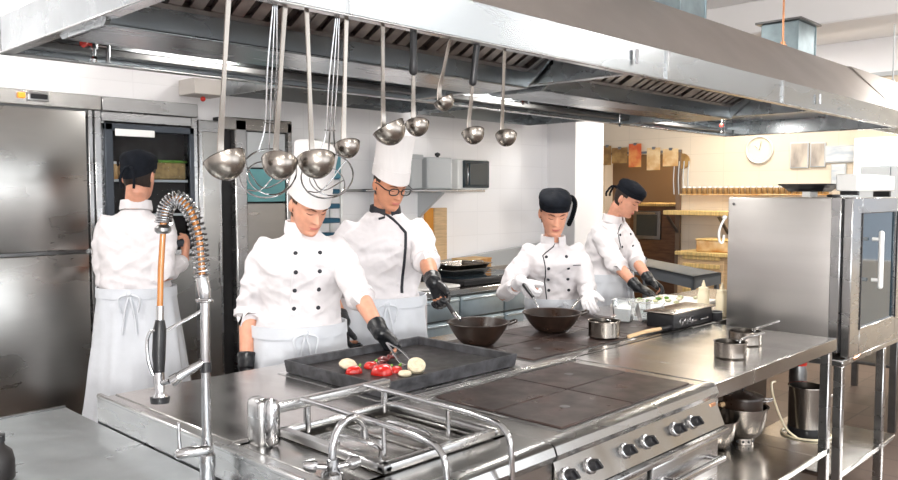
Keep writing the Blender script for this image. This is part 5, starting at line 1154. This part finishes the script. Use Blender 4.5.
k.rings([[a+s_,a-s_,a-s_+V((0,0,.002)),a+s_+V((0,0,.002))],[b+s_*1.2,b-s_*1.2,b-s_*1.2+V((0,0,.002)),b+s_*1.2+V((0,0,.002))]]); k.build('blade',CHROME,t)
t=thing('cooking_spoon','pale spoon in the lowered white gloved hand at the black wok','spoon',(3.267,2.335,0.931)); MB().tube([(3.502,2.415,1.013),(3.244,2.331,0.949)],.006,10,True,True).build('handle',CHROME,t); MB().sphere((3.208,2.323,0.934),.026,(1,.8,.4),n=14).build('spoon_bowl',CHROME,t)
t=thing('chef_knife','steel knife in the black gloved hands over the white board','knife',(4.353,2.435,0.908)); a=V((4.392,2.512,0.922)); b=V((4.248,2.356,0.908)); MB().tube([a+(a-b).normalized()*.07,a],.010,10,True,True).build('handle',BLACKP,t)
k=MB(); u=(b-a); k.rings([[a+V((0,0,.012)),a+V((0,0,-.022)),a+V((.0015,0,-.022)),a+V((.002,0,.012))],[a+u*.7+V((0,0,.008)),a+u*.7+V((0,0,-.018)),a+u*.7+V((.0015,0,-.018)),a+u*.7+V((.002,0,.008))],[b+V((0,0,-.010)),b+V((0,0,-.012)),b+V((.001,0,-.012)),b+V((.001,0,-.010))]]); k.build('blade',CHROME,t)

# ---------------------------------------------------------------- light, camera
W=bpy.data.worlds.new('World'); S.world=W; W.use_nodes=True; bg=W.node_tree.nodes['Background']; bg.inputs[0].default_value=(.80,.88,1,1); bg.inputs[1].default_value=1.2
def area(name,loc,rot,sx,sy,e,col=(1,1,1)):
    l=bpy.data.lights.new(name,'AREA'); l.shape='RECTANGLE'; l.size=sx; l.size_y=sy; l.energy=e; l.color=col
    o=bpy.data.objects.new(name,l); COL.objects.link(o); o.location=loc; o.rotation_euler=rot; return o
for i,(a,b) in enumerate(WX): area('window_daylight',((a+b)/2,-3.5,1.8),(PI/2,0,0),b-a-.1,1.6,48,(.93,.97,1))
# ceiling light panels, added to give ambient light from overhead
for i,(x,y) in enumerate(((-1.6,-.8),(.8,-.8),(3.2,-.8),(5.6,-.8),(7.4,1.2),(.2,3.5),(3.6,3.4),(7.2,3.4))):
    t=thing('added_ceiling_light',['added ceiling light near the left wall','added ceiling light above the camera','added ceiling light in front of the island','added ceiling light in front of the oven','added ceiling light at the right wall','added ceiling light above the refrigerators','added ceiling light above the back counter','added ceiling light above the grey bench'][i],'ceiling light',(x,y,3.05),'added ceiling lights')
    MB().box((x-.6,y-.15,2.99),(x+.6,y+.15,3.049),.01).build('light_housing',WPLAST,t); MB().box((x-.57,y-.12,2.984),(x+.57,y+.12,2.992)).build('diffuser',mat('lit_diffuser',(1,.98,.95),.5,emit=9),t)
    area('added_ceiling_lamp',(x,y,2.97),(0,0,0),1.1,.25,42,(1,.97,.93))
# lamps added inside the hood, which has no known light fittings
for x in (1.5,3.2,4.9):
    t=thing('added_hood_lamp',{1.5:'added lamp inside the hood at its left',3.2:'added lamp inside the hood at its middle',4.9:'added lamp inside the hood at its right'}[x],'lamp',(x,2.4,2.2),'added lamps inside the hood')
    MB().box((x-.2,2.36,2.06),(x+.2,2.44,2.09),.006).build('lamp_housing',WPLAST,t)
    area('added_hood_lamp_light',(x,2.40,2.055),(0,0,0),.38,.07,7,(1,.96,.9))
area('alcove_lamp',(7.9,3.6,2.7),(0,math.radians(25),0),1.0,1.0,20,(1,.84,.62))
area('corridor_lamp',(9.6,5.4,2.5),(0,0,0),.5,.5,38,(1,.76,.48))
area('low_window_sun',(-1.8,-2.6,1.75),V((.71,.69,-.05)).to_track_quat('-Z','Y').to_euler(),.35,.35,250,(1,.97,.93))
s=bpy.data.lights.new('sun','SUN'); s.energy=3.5; s.angle=math.radians(1.5); s.color=(1,.97,.93); so=bpy.data.objects.new('sun',s); COL.objects.link(so)
so.rotation_euler=V((-4.9,2.0,-1.4)).to_track_quat('-Z','Y').to_euler()
cp=(800.0,1.55,(1.513359571172855, 0, -0.8014502081219754))
cam=bpy.data.cameras.new('camera'); cam.sensor_width=36; cam.lens=cp[0]/898*36; cam.clip_start=.05
co=bpy.data.objects.new('camera',cam); COL.objects.link(co); co.location=(0,0,cp[1]); co.rotation_euler=cp[2]
S.camera=co
S.view_settings.view_transform='Standard'; S.view_settings.look='None'; S.view_settings.gamma=1; S.view_settings.use_curve_mapping=False
S.view_settings.exposure=-0.18
